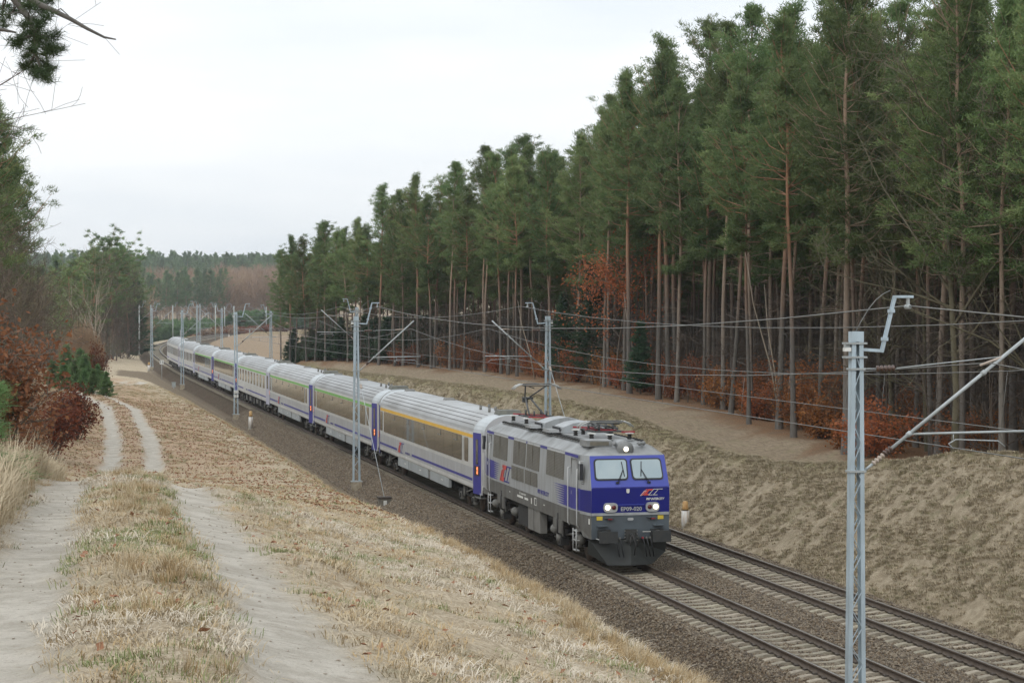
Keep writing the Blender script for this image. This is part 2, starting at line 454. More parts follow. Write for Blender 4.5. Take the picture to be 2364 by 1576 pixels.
zones['litter'] = np.maximum(_far * .35, np.maximum(sst(go_ + _n1, _wo - 1.2, _wo + .5) * (gs_ < 185), np.maximum(_deep * 1.0, np.where(fy < 160, sst(-(fx - (np.interp(fy, RS, RX) - 2.6)) + _n1 * .5, .0, 1.2), .55 * sst(_eo - go_, 6, 14)) * (go_ < 2) * (gkf_ < .5))))
# the wheel tracks, the ballast and the soil are faces of one continuous surface, kept as three named pieces
fr_rut = grut_[quads].mean(1) > .5
fr_bal = (ggr_[quads].mean(1) > .55) & ~fr_rut
def piece(name, mask):
    Q = quads[mask]; used, inv = np.unique(Q, return_inverse=True)
    me = fast_mesh(name, np.stack([fx[used], fy[used], gz_[used]], 1), inv.reshape(-1, 4), [GM], smooth=True)
    for k, a in zones.items():
        at_ = me.attributes.new(k, 'FLOAT', 'POINT'); at_.data.foreach_set('value', a[used].astype(np.float32))
    o = new_obj(name, me); tag(o, kind='structure'); return o
piece('ground', ~(fr_rut | fr_bal))
piece('dirt_road', fr_rut)
piece('ballast_bed', fr_bal)
# ------------------------------------------------------------ railway tracks
M_RAIL = mat('rail_rust', (.085, .062, .045), (.13, .10, .075), 6, .75, .3)
M_RTOP = mat('rail_top', (.36, .34, .31), (.22, .20, .17), 2, .35, .9)
M_CONC = mat('sleeper_concrete', (.32, .285, .215), (.19, .16, .115), 5, .9, bump=.3, objvar=.18)
M_CLIP = mat('clip_steel', (.05, .04, .035), (.09, .07, .05), 20, .7, .4)
def rail_mesh(off, s0, s1):
    prof = [(-.036, 0), (.036, 0), (.036, -.045), (.009, -.06), (.009, -.145), (.07, -.158), (.07, -.172), (-.07, -.172), (-.07, -.158), (-.009, -.145), (-.009, -.06), (-.036, -.045)]
    S = np.concatenate([np.arange(s0, 200, 8.0), np.arange(200, s1, 3.0)])
    b = at(0, 0)
    V = []; F = []; mi = []
    n = len(prof)
    for s in S:
        x, y, z, th = fr(s); c, sn = math.cos(th), math.sin(th)
        for (px, pz) in prof: V.append((x + (off + px) * c, y - (off + px) * sn, z + pz))
    for i in range(len(S) - 1):
        for k in range(n):
            F.append((i * n + k, i * n + (k + 1) % n, (i + 1) * n + (k + 1) % n, (i + 1) * n + k)); mi.append(1 if k == 0 else 0)
    me = fast_mesh('rail', V, F, [M_RAIL, M_RTOP], mi); bm_fix(me); return me
sl = MB()
_xs = [-1.25, -1.22, -1.0, -.5, -.22, .22, .5, 1.0, 1.22, 1.25]
_zs = [-.235, -.215, -.182, -.182, -.222, -.222, -.182, -.182, -.215, -.235]
V = []
for x, z in zip(_xs, _zs): V += [(x, -.15, -.38), (x, -.105, z), (x, .105, z), (x, .15, -.38)]
F = [(i * 4 + k, i * 4 + (k + 1) % 4, i * 4 + 4 + (k + 1) % 4, i * 4 + 4 + k) for i in range(9) for k in range(4)] + [(0, 1, 2, 3), (39, 38, 37, 36)]
sl.add(V, F, M_CONC)
SLEEPER = sl.mesh('sleeper')
_b = MB()
for sx in (-.7525, .7525):
    for d in (-.11, .11): _b.box((sx + d, 0, -.165), (.10, .15, .045), M_CLIP)
CLIPS = _b.mesh('rail_clip')
def make_track(o0, s_first, n_single, label):
    t = empty('railway_track', (0, 0, 0)); tag(t, label, 'railway track', kind='structure')
    new_obj('rail', rail_mesh(o0 - .7525, -76, 720), t); new_obj('rail', rail_mesh(o0 + .7525, -76, 720), t)
    for k in range(n_single):
        s = s_first + .6 * k; x, y, z, th = fr(s)
        q = new_obj('sleeper', SLEEPER, t, at(s, o0), -th)
        q.rotation_euler.z += random.uniform(-.004, .004)
    # everything else on this track, too small to pick apart
    b = MB(); v0 = [v.co.copy() for v in SLEEPER.vertices]; f0 = [tuple(p.vertices) for p in SLEEPER.polygons]
    V = []; F = []
    s = s_first + .6 * n_single
    while s < 640:
        x, y, z, th = fr(s); c, sn = math.cos(th), math.sin(th); bx, by, bz = at(s, o0); k = len(V)
        V += [(bx + v.x * c + v.y * sn, by - v.x * sn + v.y * c, bz + v.z) for v in v0]; F += [tuple(k + i for i in f) for f in f0]
        s += .6
    b.add(V, F, M_CONC); q = b.build('far_sleeper_run', t); q['kind'] = 'stuff'
    b = MB(); s = s_first
    cv = [v.co.copy() for v in CLIPS.vertices]; cf = [tuple(p.vertices) for p in CLIPS.polygons]; V = []; F = []
    while s < 60:
        k = len(V); V += [(v.x + o0, v.y + s, v.z) for v in cv]; F += [tuple(k + i for i in f) for f in cf]; s += .6
    b.add(V, F, M_CLIP); q = b.build('rail_clip', t); q['kind'] = 'stuff'
    return t
make_track(0.0, -46.2, 230, 'near railway track on concrete sleepers that the train is running on')
make_track(4.0, -46.0, 270, 'empty far railway track on concrete sleepers beside the forest bank')

# ------------------------------------------------------------ masts of the overhead line
M_GALV = mat('galvanised', (.46, .55, .60), (.34, .40, .43), 2.5, .55, .25, objvar=.05, detail=8, stretch=(2, 2, .5))
M_GALV2 = mat('galvanised_aged', (.42, .45, .45), (.33, .35, .34), 3, .6, .25)
M_TUBE = mat('mast_tube_paint', (.50, .54, .52), (.40, .44, .41), 2, .6)
M_PLIN = mat('plinth_concrete', (.42, .37, .28), (.27, .22, .15), 6, .9, bump=.3)
M_INS = mat('brown_insulator', (.12, .07, .05), (.07, .045, .035), 8, .35)
M_INSL = mat('pale_insulator', (.45, .38, .32), (.35, .28, .22), 8, .4)
M_WIRE = mat('wire_copper', (.22, .22, .20), (.15, .15, .14), 3, .6, .5)
M_WHITE = mat('white_paint', (.72, .72, .68), (.58, .57, .52), 6, .6)
M_BLACK = mat('black_paint', (.02, .02, .02), (.03, .03, .03), 6, .6)
def insulator(mb, a, b, r=.045, k=5, m=None):
    a = Vector(a); b = Vector(b); pts = []; rs = []
    for i in range(k):
        for q, rr in ((0.0, .45), (.25, 1.0), (.6, 1.0), (.85, .45)):
            pts.append(a + (b - a) * ((i + q) / k)); rs.append(r * rr)
    mb.tube(pts, rs, m or M_INS, 10)
PL = {}
def mast_parts(kind, B=None):
    """meshes of one mast; local +X points over the track, z = 0 is rail height"""
    out = []
    H = 7.85; zb = -.45
    if kind == 'lattice':
        def w(z): return .215 - .012 * (z - zb) + .0  # half width
        def hw(z): return .195 - .0095 * (z - zb)
        for sx in (-1, 1):
            b = MB(); N = 2
            for i in range(N):
                z0 = zb + (H - zb) * i / N; z1 = zb + (H - zb) * (i + 1) / N
                x0 = hw(z0) * sx; x1 = hw(z1) * sx
                V = []
                for (xx, z) in ((x0, z0), (x1, z1)):
                    ix = xx - sx * .085; fx_ = xx - sx * .012
                    V += [(xx, -.09, z), (ix, -.09, z), (ix, -.078, z), (fx_, -.078, z), (fx_, .078, z), (ix, .078, z), (ix, .09, z), (xx, .09, z)]
                F = [(k, (k + 1) % 8, 8 + (k + 1) % 8, 8 + k) for k in range(8)] + [tuple(range(8)), tuple(range(15, 7, -1))]
                b.add(V, F, M_GALV)
            out.append(('channel', b))
        for sy in (-1, 1):
            b = MB(); z = zb + .35; sgn = 1
            while z < H - .7:
                z2 = z + .36
                b.bar((sgn * (hw(z) - .06), sy * .083, z), (-sgn * (hw(z2) - .06), sy * .083, z2), .028, .010, M_GALV)
                z = z2; sgn = -sgn
            out.append(('lacing', b))
        b = MB(); b.box((0, 0, H - .10), (2 * hw(H) + .01, .2, .2), M_GALV); out.append(('head_cap', b))
        for z in (7.35, 7.62):
            b = MB(); b.box((-.03, 0, z), (.44, .23, .035), M_GALV2); out.append(('collar', b))
        b = MB(); b.box((-.2, -.03, 7.5), (.12, .14, .07), M_WHITE); b.box((-.2, -.02, 7.56), (.09, .1, .08), M_GALV2); out.append(('clamp', b))
        for z in (7.12, 5.12):
            b = MB(); b.box((0, 0, z), (2 * hw(z) + .06, .24, .04), M_GALV2); out.append(('collar', b))
        b = MB(); b.box((0, 0, -.47), (.56, .42, .05), M_GALV2); b.box((0, 0, -.85), (.52, .48, .72), M_PLIN, top=.93)
        out.append(('plinth', b))
    else:
        b = MB(); b.tube([(0, 0, -.8), (0, 0, 4), (0, 0, H)], [.15, .13, .105], M_TUBE, 10); out.append(('tube', b))
        b = MB(); b.cyl((0, 0, -.9), .28, .5, M_PLIN); out.append(('plinth', b))
    # feeder bracket
    b = MB(); b.bar((.1, 0, 7.50), (.56, 0, 7.47), .08, .06, M_GALV)
    b.bar((.53, -.035, 7.44), (.80, -.035, 8.52), .022, .055, M_GALV); b.bar((.53, .035, 7.44), (.80, .035, 8.52), .022, .055, M_GALV)
    for z in (7.7, 8.25): b.box((.53 + (z - 7.44) * .25, 0, z), (.10, .14, .07), M_GALV)
    b.bar((.78, -.03, 8.53), (1.18, -.03, 8.53), .04, .05, M_GALV); b.bar((.78, .03, 8.53), (1.18, .03, 8.53), .04, .05, M_GALV)
    b.box((1.08, 0, 8.42), (.05, .07, .17), M_GALV2); b.cyl((1.08, 0, 8.33), .05, .16, M_GALV2, 'Y', 8)
    out.append(('feeder_bracket', b))
    b = MB(); P = [(0, .02, H)] + [(.05 + .75 * t, .03, H + .05 + .78 * t ** .8 + .12 * math.sin(math.pi * t)) for t in (.1, .3, .5, .7, .9)]
    b.tube(P, .011, M_WIRE, 5); out.append(('jumper_cable', b))
    # cantilever
    A = Vector((.17, 0, 5.12)); B = Vector(B or (2.95, 0, 7.62)); d = (B - A)
    b = MB(); b.tube([A + d * .16, B], .036, M_GALV2, 10)
    b.tube([A + d * .70, A + d * .72], .055, M_GALV2, 8); b.tube([A + d * .255, A + d * .275], .055, M_GALV2, 8)
    out.append(('cantilever_tube', b))
    b = MB(); b.tube([A, A + d * .05], .03, M_GALV2, 8); insulator(b, A + d * .05, A + d * .12, .055, 4, M_INSL); insulator(b, A + d * .12, A + d * .165, .07, 3, M_INS)
    out.append(('insulator', b))
    T = A + d * .83
    b = MB(); b.tube([(.85, 0, 7.13), T], .012, M_GALV2, 6); b.tube([(T.x - .5, 0, 7.17 + .0), T], .028, M_INSL, 6); out.append(('tie_rod', b))
    b = MB(); b.tube([(.15, 0, 7.12), (.42, 0, 7.12)], .015, M_GALV2, 6); insulator(b, (.42, 0, 7.12), (.82, 0, 7.13), .065, 5, M_INS); out.append(('insulator', b))
    S0 = A + d * .265
    b = MB(); b.tube([S0, (B.x + .35, 0, S0.z + .03)], .024, M_GALV2, 8); b.tube([(2.05, .0, S0.z), (2.05, .0, S0.z - .16)], .012, M_GALV2, 5)
    b.tube([(2.05, 0, S0.z - .3), (1.95, 0, S0.z - .2), (2.1, 0, S0.z - .12), (3.0, 0, S0.z - .16), (3.15, 0, S0.z - .27)], .014, M_GALV2, 6)
    out.append(('registration_arm', b))
    return out
def build_mast(kind):
    r = empty('mast')
    for nm, b in (mast_parts('lattice', (3.72, 0, 7.80)) if kind == 'long' else mast_parts(kind)): b.build(nm, r)
    return r
MASTS = {}
def mast(s, side, kind, label, zoff=0.0, lean=0.0):
    off, flip = (-2.8, 0) if side == 'L' else (7.15, math.pi)
    if kind not in MASTS: r = MASTS[kind] = build_mast(kind)
    else: r = copy_tree(MASTS[kind])
    x, y, z, th = fr(s)
    r.name = 'overhead_line_mast'
    r.location = at(s, off, zoff); r.rotation_euler = (0, lean, -th + flip)
    tag(r, label, 'mast', 'overhead line masts on both sides of the railway')
    return r
m_list = [(-26.5, 'L', 'long', 'blue-grey lattice mast standing nearest, cut off by the lower right edge of the photo', 0, 0),
 (40, 'L', 'lattice', 'lattice mast on a pale plinth in front of the second coach, with a stay wire', .0, 0),
 (106.8, 'L', 'lattice', 'lattice mast with small white number plates in front of the coach with narrow windows', .05, 0),
 (173, 'L', 'lattice', 'lattice mast with a grey box at its foot in front of the rear coaches', .1, 0),
 (239, 'L', 'lattice', 'slim lattice mast left of the last coach where the track starts to bend', 0, 0),
 (304, 'L', 'tube', 'pale tube mast furthest left, beside the striped marker post', 0, 0),
 (370, 'L', 'tube', 'pale tube mast on the outside of the bend, second from the left', 0, 0),
 (436, 'L', 'tube', 'pale tube mast seen above the roof of the last coach', 0, 0),
 (502, 'L', 'tube', 'pale tube mast far off beyond the bend, left of a pair of masts', 0, 0),
 (570, 'L', 'tube', 'thin pale mast far off on the outer side of the far track after the bend', 0, 0),
 (-26.5, 'R', 'lattice', 'lattice mast on the forest side outside the right edge of the photo', 0, 0),
 (40, 'R', 'lattice', 'lattice mast rising behind the locomotive roof with a stay wire to the right', 0, 0),
 (106.8, 'R', 'lattice', 'lattice mast close behind the one at the second coach, its arm pointing left', .45, 0),
 (173, 'R', 'lattice', 'lattice mast at the forest corner with its foot behind the coach roofs', 0, 0),
 (239, 'R', 'lattice', 'lattice mast in the open field strip between the train and the bend', 0, 0),
 (304, 'R', 'lattice', 'stout pale mast of a close pair above the train roofs, the nearer one', 0, 0),
 (370, 'R', 'lattice', 'stout pale mast of a close pair above the train roofs, the farther one', 0, 0),
 (436, 'R', 'tube', 'thin pale mast in front of the far brown bushes, inner side of the bend', 0, 0),
 (502, 'R', 'tube', 'thin pale mast far off just left of the white plated lattice mast top', 0, 0),
 (590, 'R', 'tube', 'faint pale mast where the far track disappears behind the forest corner', 0, 0)]
mobj = [mast(*a) for a in m_list]
# number plates, small box, stays
def text_mesh(s, size, m, shear=0.0, ext=.002, bold=0.0, align='CENTER'):
    c = bpy.data.curves.new('t', 'FONT'); c.body = s; c.size = size; c.extrude = ext; c.shear = shear; c.offset = bold
    c.align_x = align; c.align_y = 'CENTER'; c.resolution_u = 2
    o = bpy.data.objects.new('t', c); col.objects.link(o)
    dg = bpy.context.evaluated_depsgraph_get(); me = bpy.data.meshes.new_from_object(o.evaluated_get(dg))
    bpy.data.objects.remove(o); me.materials.clear(); me.materials.append(m); return me
def put_text(s, size, m, parent, loc, facing='-Y', shear=0.0, bold=0.0, name='lettering', align='CENTER', sx=1.0):
    o = new_obj(name, text_mesh(s, size, m, shear, bold=bold, align=align), parent, loc)
    o.rotation_euler = {'-Y': (R(90), 0, 0), '-X': (R(90), 0, R(-90))}[facing]
    o.scale = (sx, 1, 1)
    return o
p = MB(); p.box((0, -.16, 1.02), (.36, .015, .24), M_WHITE); o = p.build('number_plate', mobj[2]); put_text('2', .24, M_BLACK, mobj[2], (0, -.172, 1.02))
p = MB(); p.box((0, -.16, 1.36), (.36, .015, .26), M_WHITE); o = p.build('number_plate', mobj[2])
put_text('42', .24, M_GALV2, mobj[2], (0, -.172, 1.36))
bx = MB(); bx.box((0, 0, -.4), (.42, .3, .5), M_GALV2); bx.box((0, 0, -.13), (.5, .38, .04), M_GALV2); bx.box((0, 0, -.75), (.1, .1, .3), M_GALV2)
tag(bx.build('junction_box', None, at(173, -3.75, 0)), 'small grey equipment box left of the lattice mast foot by the rear coaches', 'box')
def stay(s, side, s2, o2, z0, lab, lab2):
    off = -2.8 if side == 'L' else 7.15
    a = Vector(at(s, off + (.1 if side == 'L' else -.1), z0)); g = at(s2, o2, -.55)
    t = MB(); d = Vector(g) - a
    t.tube([a, a + d * .1], .012, M_GALV2, 6); insulator(t, a + d * .1, a + d * .135, .06, 3, M_INSL); t.tube([a + d * .135, Vector(g)], .016, M_GALV2, 6)
    tag(t.build('stay_wire'), lab, 'stay wire')
    q = MB(); q.box((0, 0, -.3), (.55, .5, .55), mat('dark_plinth', (.13, .12, .10), (.2, .18, .14), 7, .9)); q.box((0, -.26, -.22), (.16, .02, .22), M_WHITE); q.box((0, 0, .02), (.62, .56, .07), M_CLIP)
    tag(q.build('stay_anchor', None, g), lab2, 'anchor block')
stay(40, 'L', 31.5, -2.75, 5.0, 'pale stay wire slanting down from the mast at the second coach to a dark block', 'dark anchor block with a small white plate in the near ballast slope')
stay(40, 'R', 31.0, 6.9, 5.9, 'pale stay wire slanting down right behind the locomotive roof', 'anchor block of the far side stay wire behind the locomotive')

# ------------------------------------------------------------ wires
def wire_pts(ss, off, z0, sag, stag=0.0):
    P = []
    for i in range(len(ss) - 1):
        n = 9
        for k in range(n):
            t = k / n; s = ss[i] + (ss[i + 1] - ss[i]) * t
            o = off + stag * ((-1) ** i) * (1 - 2 * t)
            # straight chords between masts
            a = Vector(at(ss[i], off + stag * ((-1) ** i), z0)); b = Vector(at(ss[i + 1], off - stag * ((-1) ** i), z0))
            q = a + (b - a) * t; q.z -= sag * 4 * t * (1 - t); P.append(q)
    P.append(Vector(at(ss[-1], off, z0)))
    return P
SL = [-93, -26.5, 40, 106.8, 173, 239, 304, 370, 436, 502, 570]
for off, lab in ((0.0, 'overhead wires above the near track, touched by the raised pantograph'), (4.0, 'overhead wires above the empty far track')):
    r = empty('overhead_wire', at(0, off, 6)); tag(r, lab, 'overhead wire', kind='thing')
    base = Vector(at(0, off, 6))
    b = MB(); mp_ = wire_pts(SL, off, 7.22, 1.05); b.tube([q - base for q in mp_], .011, M_WIRE, 4, False); b.build('messenger_wire', r)
    b = MB(); cp_ = wire_pts(SL, off, 5.46, 0.03, .2); b.tube([q - base for q in cp_], .011, M_WIRE, 4, False); b.build('contact_wire', r)
    D = MB(); D.tube([(0, 0, 0), (0, 0, 1)], .006, M_WIRE, 4); dm = D.mesh('dropper')
    for i in range(10, len(mp_) - 1 - 36):
        q0, q1 = mp_[i] - base, cp_[i] - base
        o = new_obj('dropper', dm, r, q1); v = q0 - q1; o.scale = (1, 1, v.length); o.rotation_euler = v.to_track_quat('Z', 'Y').to_euler()
for off, lab in ((-1.72, 'feeder wire along the top brackets of the left masts'), (5.72, 'feeder wire along the top brackets of the forest side masts')):
    b = MB(); b.tube(wire_pts(SL, off, 8.35, .75), .014, M_WIRE, 4, False)
    tag(b.build('feeder_wire'), lab, 'feeder wire')

# ------------------------------------------------------------ marker posts and signs beside the line
M_RUSTCAP = mat('rusty_cap', (.62, .45, .20), (.38, .20, .07), 5, .7)
M_POSTW = mat('post_enamel', (.72, .74, .72), (.45, .36, .28), 2.2, .55, stretch=(4, 4, .7))
def marker(s, o, z, h, r, label, cap=True):
    e = empty('marker_post', at(s, o, z)); tag(e, label, 'marker post', 'white marker posts along the line')
    hb = h * (.68 if cap else .8)
    b = MB(); b.lathe((0, 0, 0), [(r, 0), (r, hb), (r * .72, hb + .01)], M_POSTW); b.build('post_body', e)
    b = MB(); b.lathe((0, 0, 0), [(r * .74, hb), (r * .74, hb + .05)], M_BLACK); b.lathe((0, 0, 0), [(r * .86, hb + .05), (r * .80, hb + .12), (r * .66, h), (r * .3, h + .02)], M_RUSTCAP if cap else M_POSTW); b.build('post_cap', e)
    b = MB(); b.box((0, 0, -.12), (r * 2.3, r * 2.3, .3), M_PLIN); b.build('post_base', e)
marker(93, -2.95, -.85, 1.35, .165, 'white post with an ochre cap on the near slope, left of the train centre')
marker(18.3, 7.75, -.95, 1.2, .165, 'white rust-streaked post with an ochre cap right of the locomotive')
marker(231, -3.6, -.85, 1.25, .2, 'white post with a thin grey top at the left of the last coach')
marker(384, -4.6, -.75, 1.15, .19, 'white post at the outside of the bend behind the curving rails')
marker(455, 9.2, -.6, 1.4, .2, 'white post in the field beyond the train roofs, left of the nearer striped post', False)
marker(560, -4.6, -.4, 1.2, .19, 'small white post on the far side of the far rails', False)
def striped(s, o, z, h, w, label):
    e = empty('striped_post', at(s, o, z)); tag(e, label, 'striped post', 'black and white striped posts')
    b = MB(); b.cyl((0, .03, h / 2 - .2), .05, h + .3, M_GALV2); b.build('pole', e)
    b = MB(); b.box((0, 0, h * .60), (w, .03, h * .8), M_WHITE); b.build('board', e)
    b = MB(); n = 5
    for k in range(n):
        z0 = h * .2 + h * .8 * (k + .25) / n; hh = h * .8 / n * .42
        b.poly([(-w / 2, -.02, z0), (w / 2, -.02, z0 + w * .6), (w / 2, -.02, z0 + w * .6 + hh), (-w / 2, -.02, z0 + hh)], (0, 1, 0), .006, M_BLACK)
    b.build('stripe', e)
striped(306, -4.6, -.4, 2.3, .34, 'striped post beside the left-most tube mast')
striped(478, -4.6, -.2, 1.9, .32, 'striped post on the far side of the bend above the train roofs')
striped(530, 9.0, -.5, 2.0, .32, 'striped post in the field on the inner side of the far track')
e = empty('number_sign', at(204, -3.35, -.95)); tag(e, 'white sign with the number 11 on a thin pole left of the last coach', 'sign')
b = MB(); b.cyl((0, 0, 1.1), .03, 2.3, M_GALV2); b.build('pole', e)
b = MB(); b.box((0, -.04, 2.25), (.50, .02, .52), M_WHITE); b.build('board', e)
put_text('11', .5, M_BLACK, e, (0, -.055, 2.25), bold=.012)
# ------------------------------------------------------------ the train
M_GREY = mat('loco_light_grey', (.35, .37, .38), (.265, .27, .265), 1.6, .42, spec=.5, stretch=(3, 3, .5), detail=6)
M_DGREY = mat('loco_dark_grey', (.135, .135, .125), (.085, .08, .07), 1.8, .6, stretch=(2, 2, .7), detail=6)
M_FGREY = mat('loco_front_grey', (.085, .105, .12), (.06, .07, .078), 1.2, .45)
M_ROOFG = mat('loco_roof_grey', (.29, .30, .30), (.16, .16, .15), 1.5, .55, detail=7)
M_BLUE = mat('deep_blue', (.010, .013, .175), (.012, .014, .15), 2, .4, spec=.3)
M_BLUE2 = mat('violet_blue', (.045, .045, .27), (.04, .04, .21), 2, .45, spec=.3)
M_BLUE3 = mat('sky_lit_blue', (.045, .065, .36), (.045, .06, .32), 2, .35, spec=.5)  # lighter deep blue: sky reflection on the sloping front put into the colour
M_RED = mat('logo_red', (.55, .06, .05), (.5, .07, .06), 3, .5)
M_REDBAR = mat('roof_red', (.32, .02, .03), (.22, .02, .03), 6, .5)
M_UNDER = mat('underframe', (.018, .018, .017), (.035, .032, .028), 4, .8, bump=.2)
M_UNDL = mat('underframe_light', (.19, .19, .175), (.13, .125, .11), 4, .7, bump=.2)
M_BOXG = mat('equipment_grey', (.20, .195, .18), (.15, .145, .13), 3, .6)
M_WHEEL = mat('wheel_steel', (.09, .07, .06), (.14, .11, .09), 8, .6, .5)
M_LOUV = mat('louvre', (.16, .145, .105), (.11, .10, .075), 5, .6)
M_GLASS = mat('cab_glass', (.30, .37, .38), (.22, .30, .33), .9, .06, .0, spec=.9, coat=1.0)
M_RUB = mat('rubber', (.015, .016, .02), (.02, .02, .022), 6, .55)
M_CHROME = mat('lamp_rim', (.46, .47, .47), (.40, .41, .41), 5, .35, .3)
M_LAMP = mat('lit_headlight', (1, .93, .75), None, 3, .3, emit=((1, .84, .58), 3.0))
M_TAILR = mat('red_lens', (.12, .01, .012), (.09, .01, .01), 5, .25)
M_YEL = mat('warning_yellow', (.62, .48, .04), (.55, .40, .04), 5, .5)
M_HAND = mat('handrail', (.50, .51, .50), (.42, .43, .42), 5, .4)
M_SIL = mat('silver_roof', (.37, .38, .38), (.26, .26, .25), .9, .5, .1, objvar=.13, stretch=(1, .4, 1), detail=7)
M_SIL2 = mat('roof_end', (.47, .50, .51), (.40, .43, .44), 1.2, .5)
M_SEAM = mat('roof_seam', (.13, .13, .13), (.18, .18, .175), 3, .7)
M_CUP = mat('coach_white', (.54, .54, .515), (.46, .455, .43), 1.2, .45, objvar=.04)
M_CLO = mat('coach_grey', (.40, .41, .42), (.33, .33, .32), 1.4, .45, objvar=.04, stretch=(2, 2, .6), detail=6)
M_CWIN = mat('glass_reflection_tones', (.060, .050, .038), (.035, .034, .027), .35, .10, spec=.75, coat=.6, objvar=.35)  # tone differs from pane to pane, painting in varied reflections
M_VGLASS = mat('door_glass', (.03, .035, .05), (.15, .15, .12), 1.1, .15, spec=.7)
M_YSTR = mat('yellow_stripe', (.72, .42, .03), (.66, .38, .03), 2, .5)
M_GSTR = mat('green_stripe', (.17, .42, .07), (.14, .34, .07), 2, .5)
M_SKIRT = mat('skirt_grey', (.36, .385, .39), (.29, .31, .31), 1.0, .55)
M_PALEV = mat('pale_violet', (.43, .43, .52), (.38, .38, .45), 1.5, .5)
M_DISP = mat('display_black', (.03, .02, .02), (.04, .02, .02), 5, .3)
M_LED = mat('led_orange', (1, .3, .1), None, 5, .4, emit=((1, .27, .10), 2.2))
M_PANT = mat('pantograph_steel', (.06, .065, .065), (.10, .10, .095), 6, .5, .4)
M_HORN = mat('contact_strip', (.50, .50, .48), (.38, .38, .36), 6, .4, .5)
M_BUF = mat('buffer_dark', (.022, .026, .027), (.04, .038, .034), 5, .65)
M_PLOW = mat('snowplough', (.034, .038, .036), (.022, .024, .022), 2, .6)

def loft(mb, sections, mats_, cap0=None, cap1=None):
    n = len(sections[0])
    for i in range(len(sections) - 1):
        A, B = sections[i], sections[i + 1]
        for k in range(n - 1):
            mb.add([A[k], A[k + 1], B[k + 1], B[k]], [(0, 1, 2, 3)], mats_[k])

def wheelset_bogie(parent, yc, wb, wr, name='bogie', big=True):
    e = MB()
    for sx in (-1, 1):
        e.box((sx * 1.02, 0, .62), (.14, wb + .95, .20), M_UNDER)
        e.box((sx * 1.08, 0, .78), (.22, .5, .30), M_UNDER)
    e.box((0, 0, .66), (1.9, .7, .24), M_UNDER)
    bg = e.build(name, parent, (0, yc, 0)); bg['kind'] = 'thing'
    for y in (-wb / 2, wb / 2):
        w = MB()
        for sx in (-.7525, .7525):
            w.cyl((sx, 0, 0), wr, .13, M_WHEEL, 'X', 24); w.cyl((sx - math.copysign(.07, sx), 0, 0), wr + .03, .03, M_WHEEL, 'X', 24)
        w.cyl((0, 0, 0), .09, 1.6, M_WHEEL, 'X', 10)
        w.build('wheelset', bg, (0, y, wr))
        for sx in (-1, 1):
            a = MB(); a.box((sx * 1.10, 0, wr), (.18, .34, .30), M_UNDL); a.cyl((sx * 1.21, 0, wr), .11, .06, M_UNDER, 'X', 12); a.build('axle_box', bg, (0, y, 0))
            for dy in (-.30, .30):
                a = MB(); a.lathe((sx * 1.10, dy, wr - .02), [(.085, 0), (.10, .04), (.085, .08), (.10, .13), (.085, .18), (.10, .23), (.085, .30)], M_UNDER, 10); a.build('spring', bg, (0, y, 0))
    if big:
        for sx in (-1, 1):
            a = MB(); a.tube([(sx * 1.19, .42, .45), (sx * 1.19, .42, 1.0)], .05, M_UNDL, 8); a.build('damper', bg)
            a = MB(); a.tube([(sx * 1.2, -.1, .72), (sx * 1.2, -wb / 2 - .25, .95)], .035, M_UNDL, 8); a.build('damper', bg)
    return bg

# ---- locomotive: y = 0 at the front face, +y towards the train
LOCO = empty('locomotive', at(-.6, 0, 0), 0.0)
tag(LOCO, 'blue and grey electric locomotive with lit headlights at the head of the train', 'locomotive')
LL = 16.25
Z0, Z1, Z2, Z3 = 1.25, 1.73, 2.56, 3.57
def lsec(y, hw, roofs=1.0, nose=None, zc=3.93):
    """left bottom .. over roof .. right bottom"""
    hi = hw - .05
    P = [(hw - .01, Z0), (hw, Z1), (hw, Z2), (hi, Z3), (hi - .05, 3.60), (hi - .16, 3.68), (hi - .30, 3.80), (hi - .48, 3.88), (0, zc)]
    nz_ = nose or [0] * 9
    L = [(-x, y + nz_[i], z) for i, (x, z) in enumerate(P)]
    Rr = [(x, y + nz_[i], z) for i, (x, z) in enumerate(P)][::-1][1:]
    return L + Rr
nose = [0.0, 0, -.02, .40, .44, .62, .85, 1.05, 1.1]
secs = [lsec(0, 1.29, nose=nose), lsec(.9, 1.42, nose=[0, 0, 0, .1, .1, .15, .25, .35, .35]), lsec(1.9, 1.485), lsec(14.3, 1.485), lsec(15.3, 1.42, nose=[0, 0, 0, -.1, -.1, -.15, -.25, -.35, -.35]), lsec(LL, 1.30, nose=[-q for q in nose])]
ms = [M_DGREY, M_GREY, M_GREY, M_ROOFG, M_ROOFG, M_ROOFG, M_ROOFG, M_ROOFG]
b = MB(); loft(b, secs, ms + ms[::-1])
body = b.build('body', LOCO)
def front_cap(sec, m_low, parent, name, flip):
    b = MB(); n = len(sec)
    for k in range(n // 2):
        a0, a1, b0, b1 = sec[k], sec[k + 1], sec[n - 1 - k], sec[n - 2 - k]
        m_ = [m_low, M_BLUE, M_BLUE3, M_ROOFG, M_ROOFG, M_ROOFG, M_ROOFG, M_ROOFG][k]
        if k < n // 2 - 1: b.add([a0, b0, b1, a1], [(0, 1, 2, 3)], m_)
        else: b.add([a0, b0, a1], [(0, 1, 2)], m_)
    return b.build(name, parent)
front_cap(secs[0], M_FGREY, LOCO, 'front_panel', False)
front_cap(secs[-1], M_FGREY, LOCO, 'rear_panel', True)
def fp(x, z):           # point on the front face
    if z <= Z2: return (x, -.02 * max(0, (z - Z1) / (Z2 - Z1)), z)
    return (x, -.02 + .42 * (z - Z2) / (Z3 - Z2), z)
NF = Vector((0, -.92, .385)).normalized()
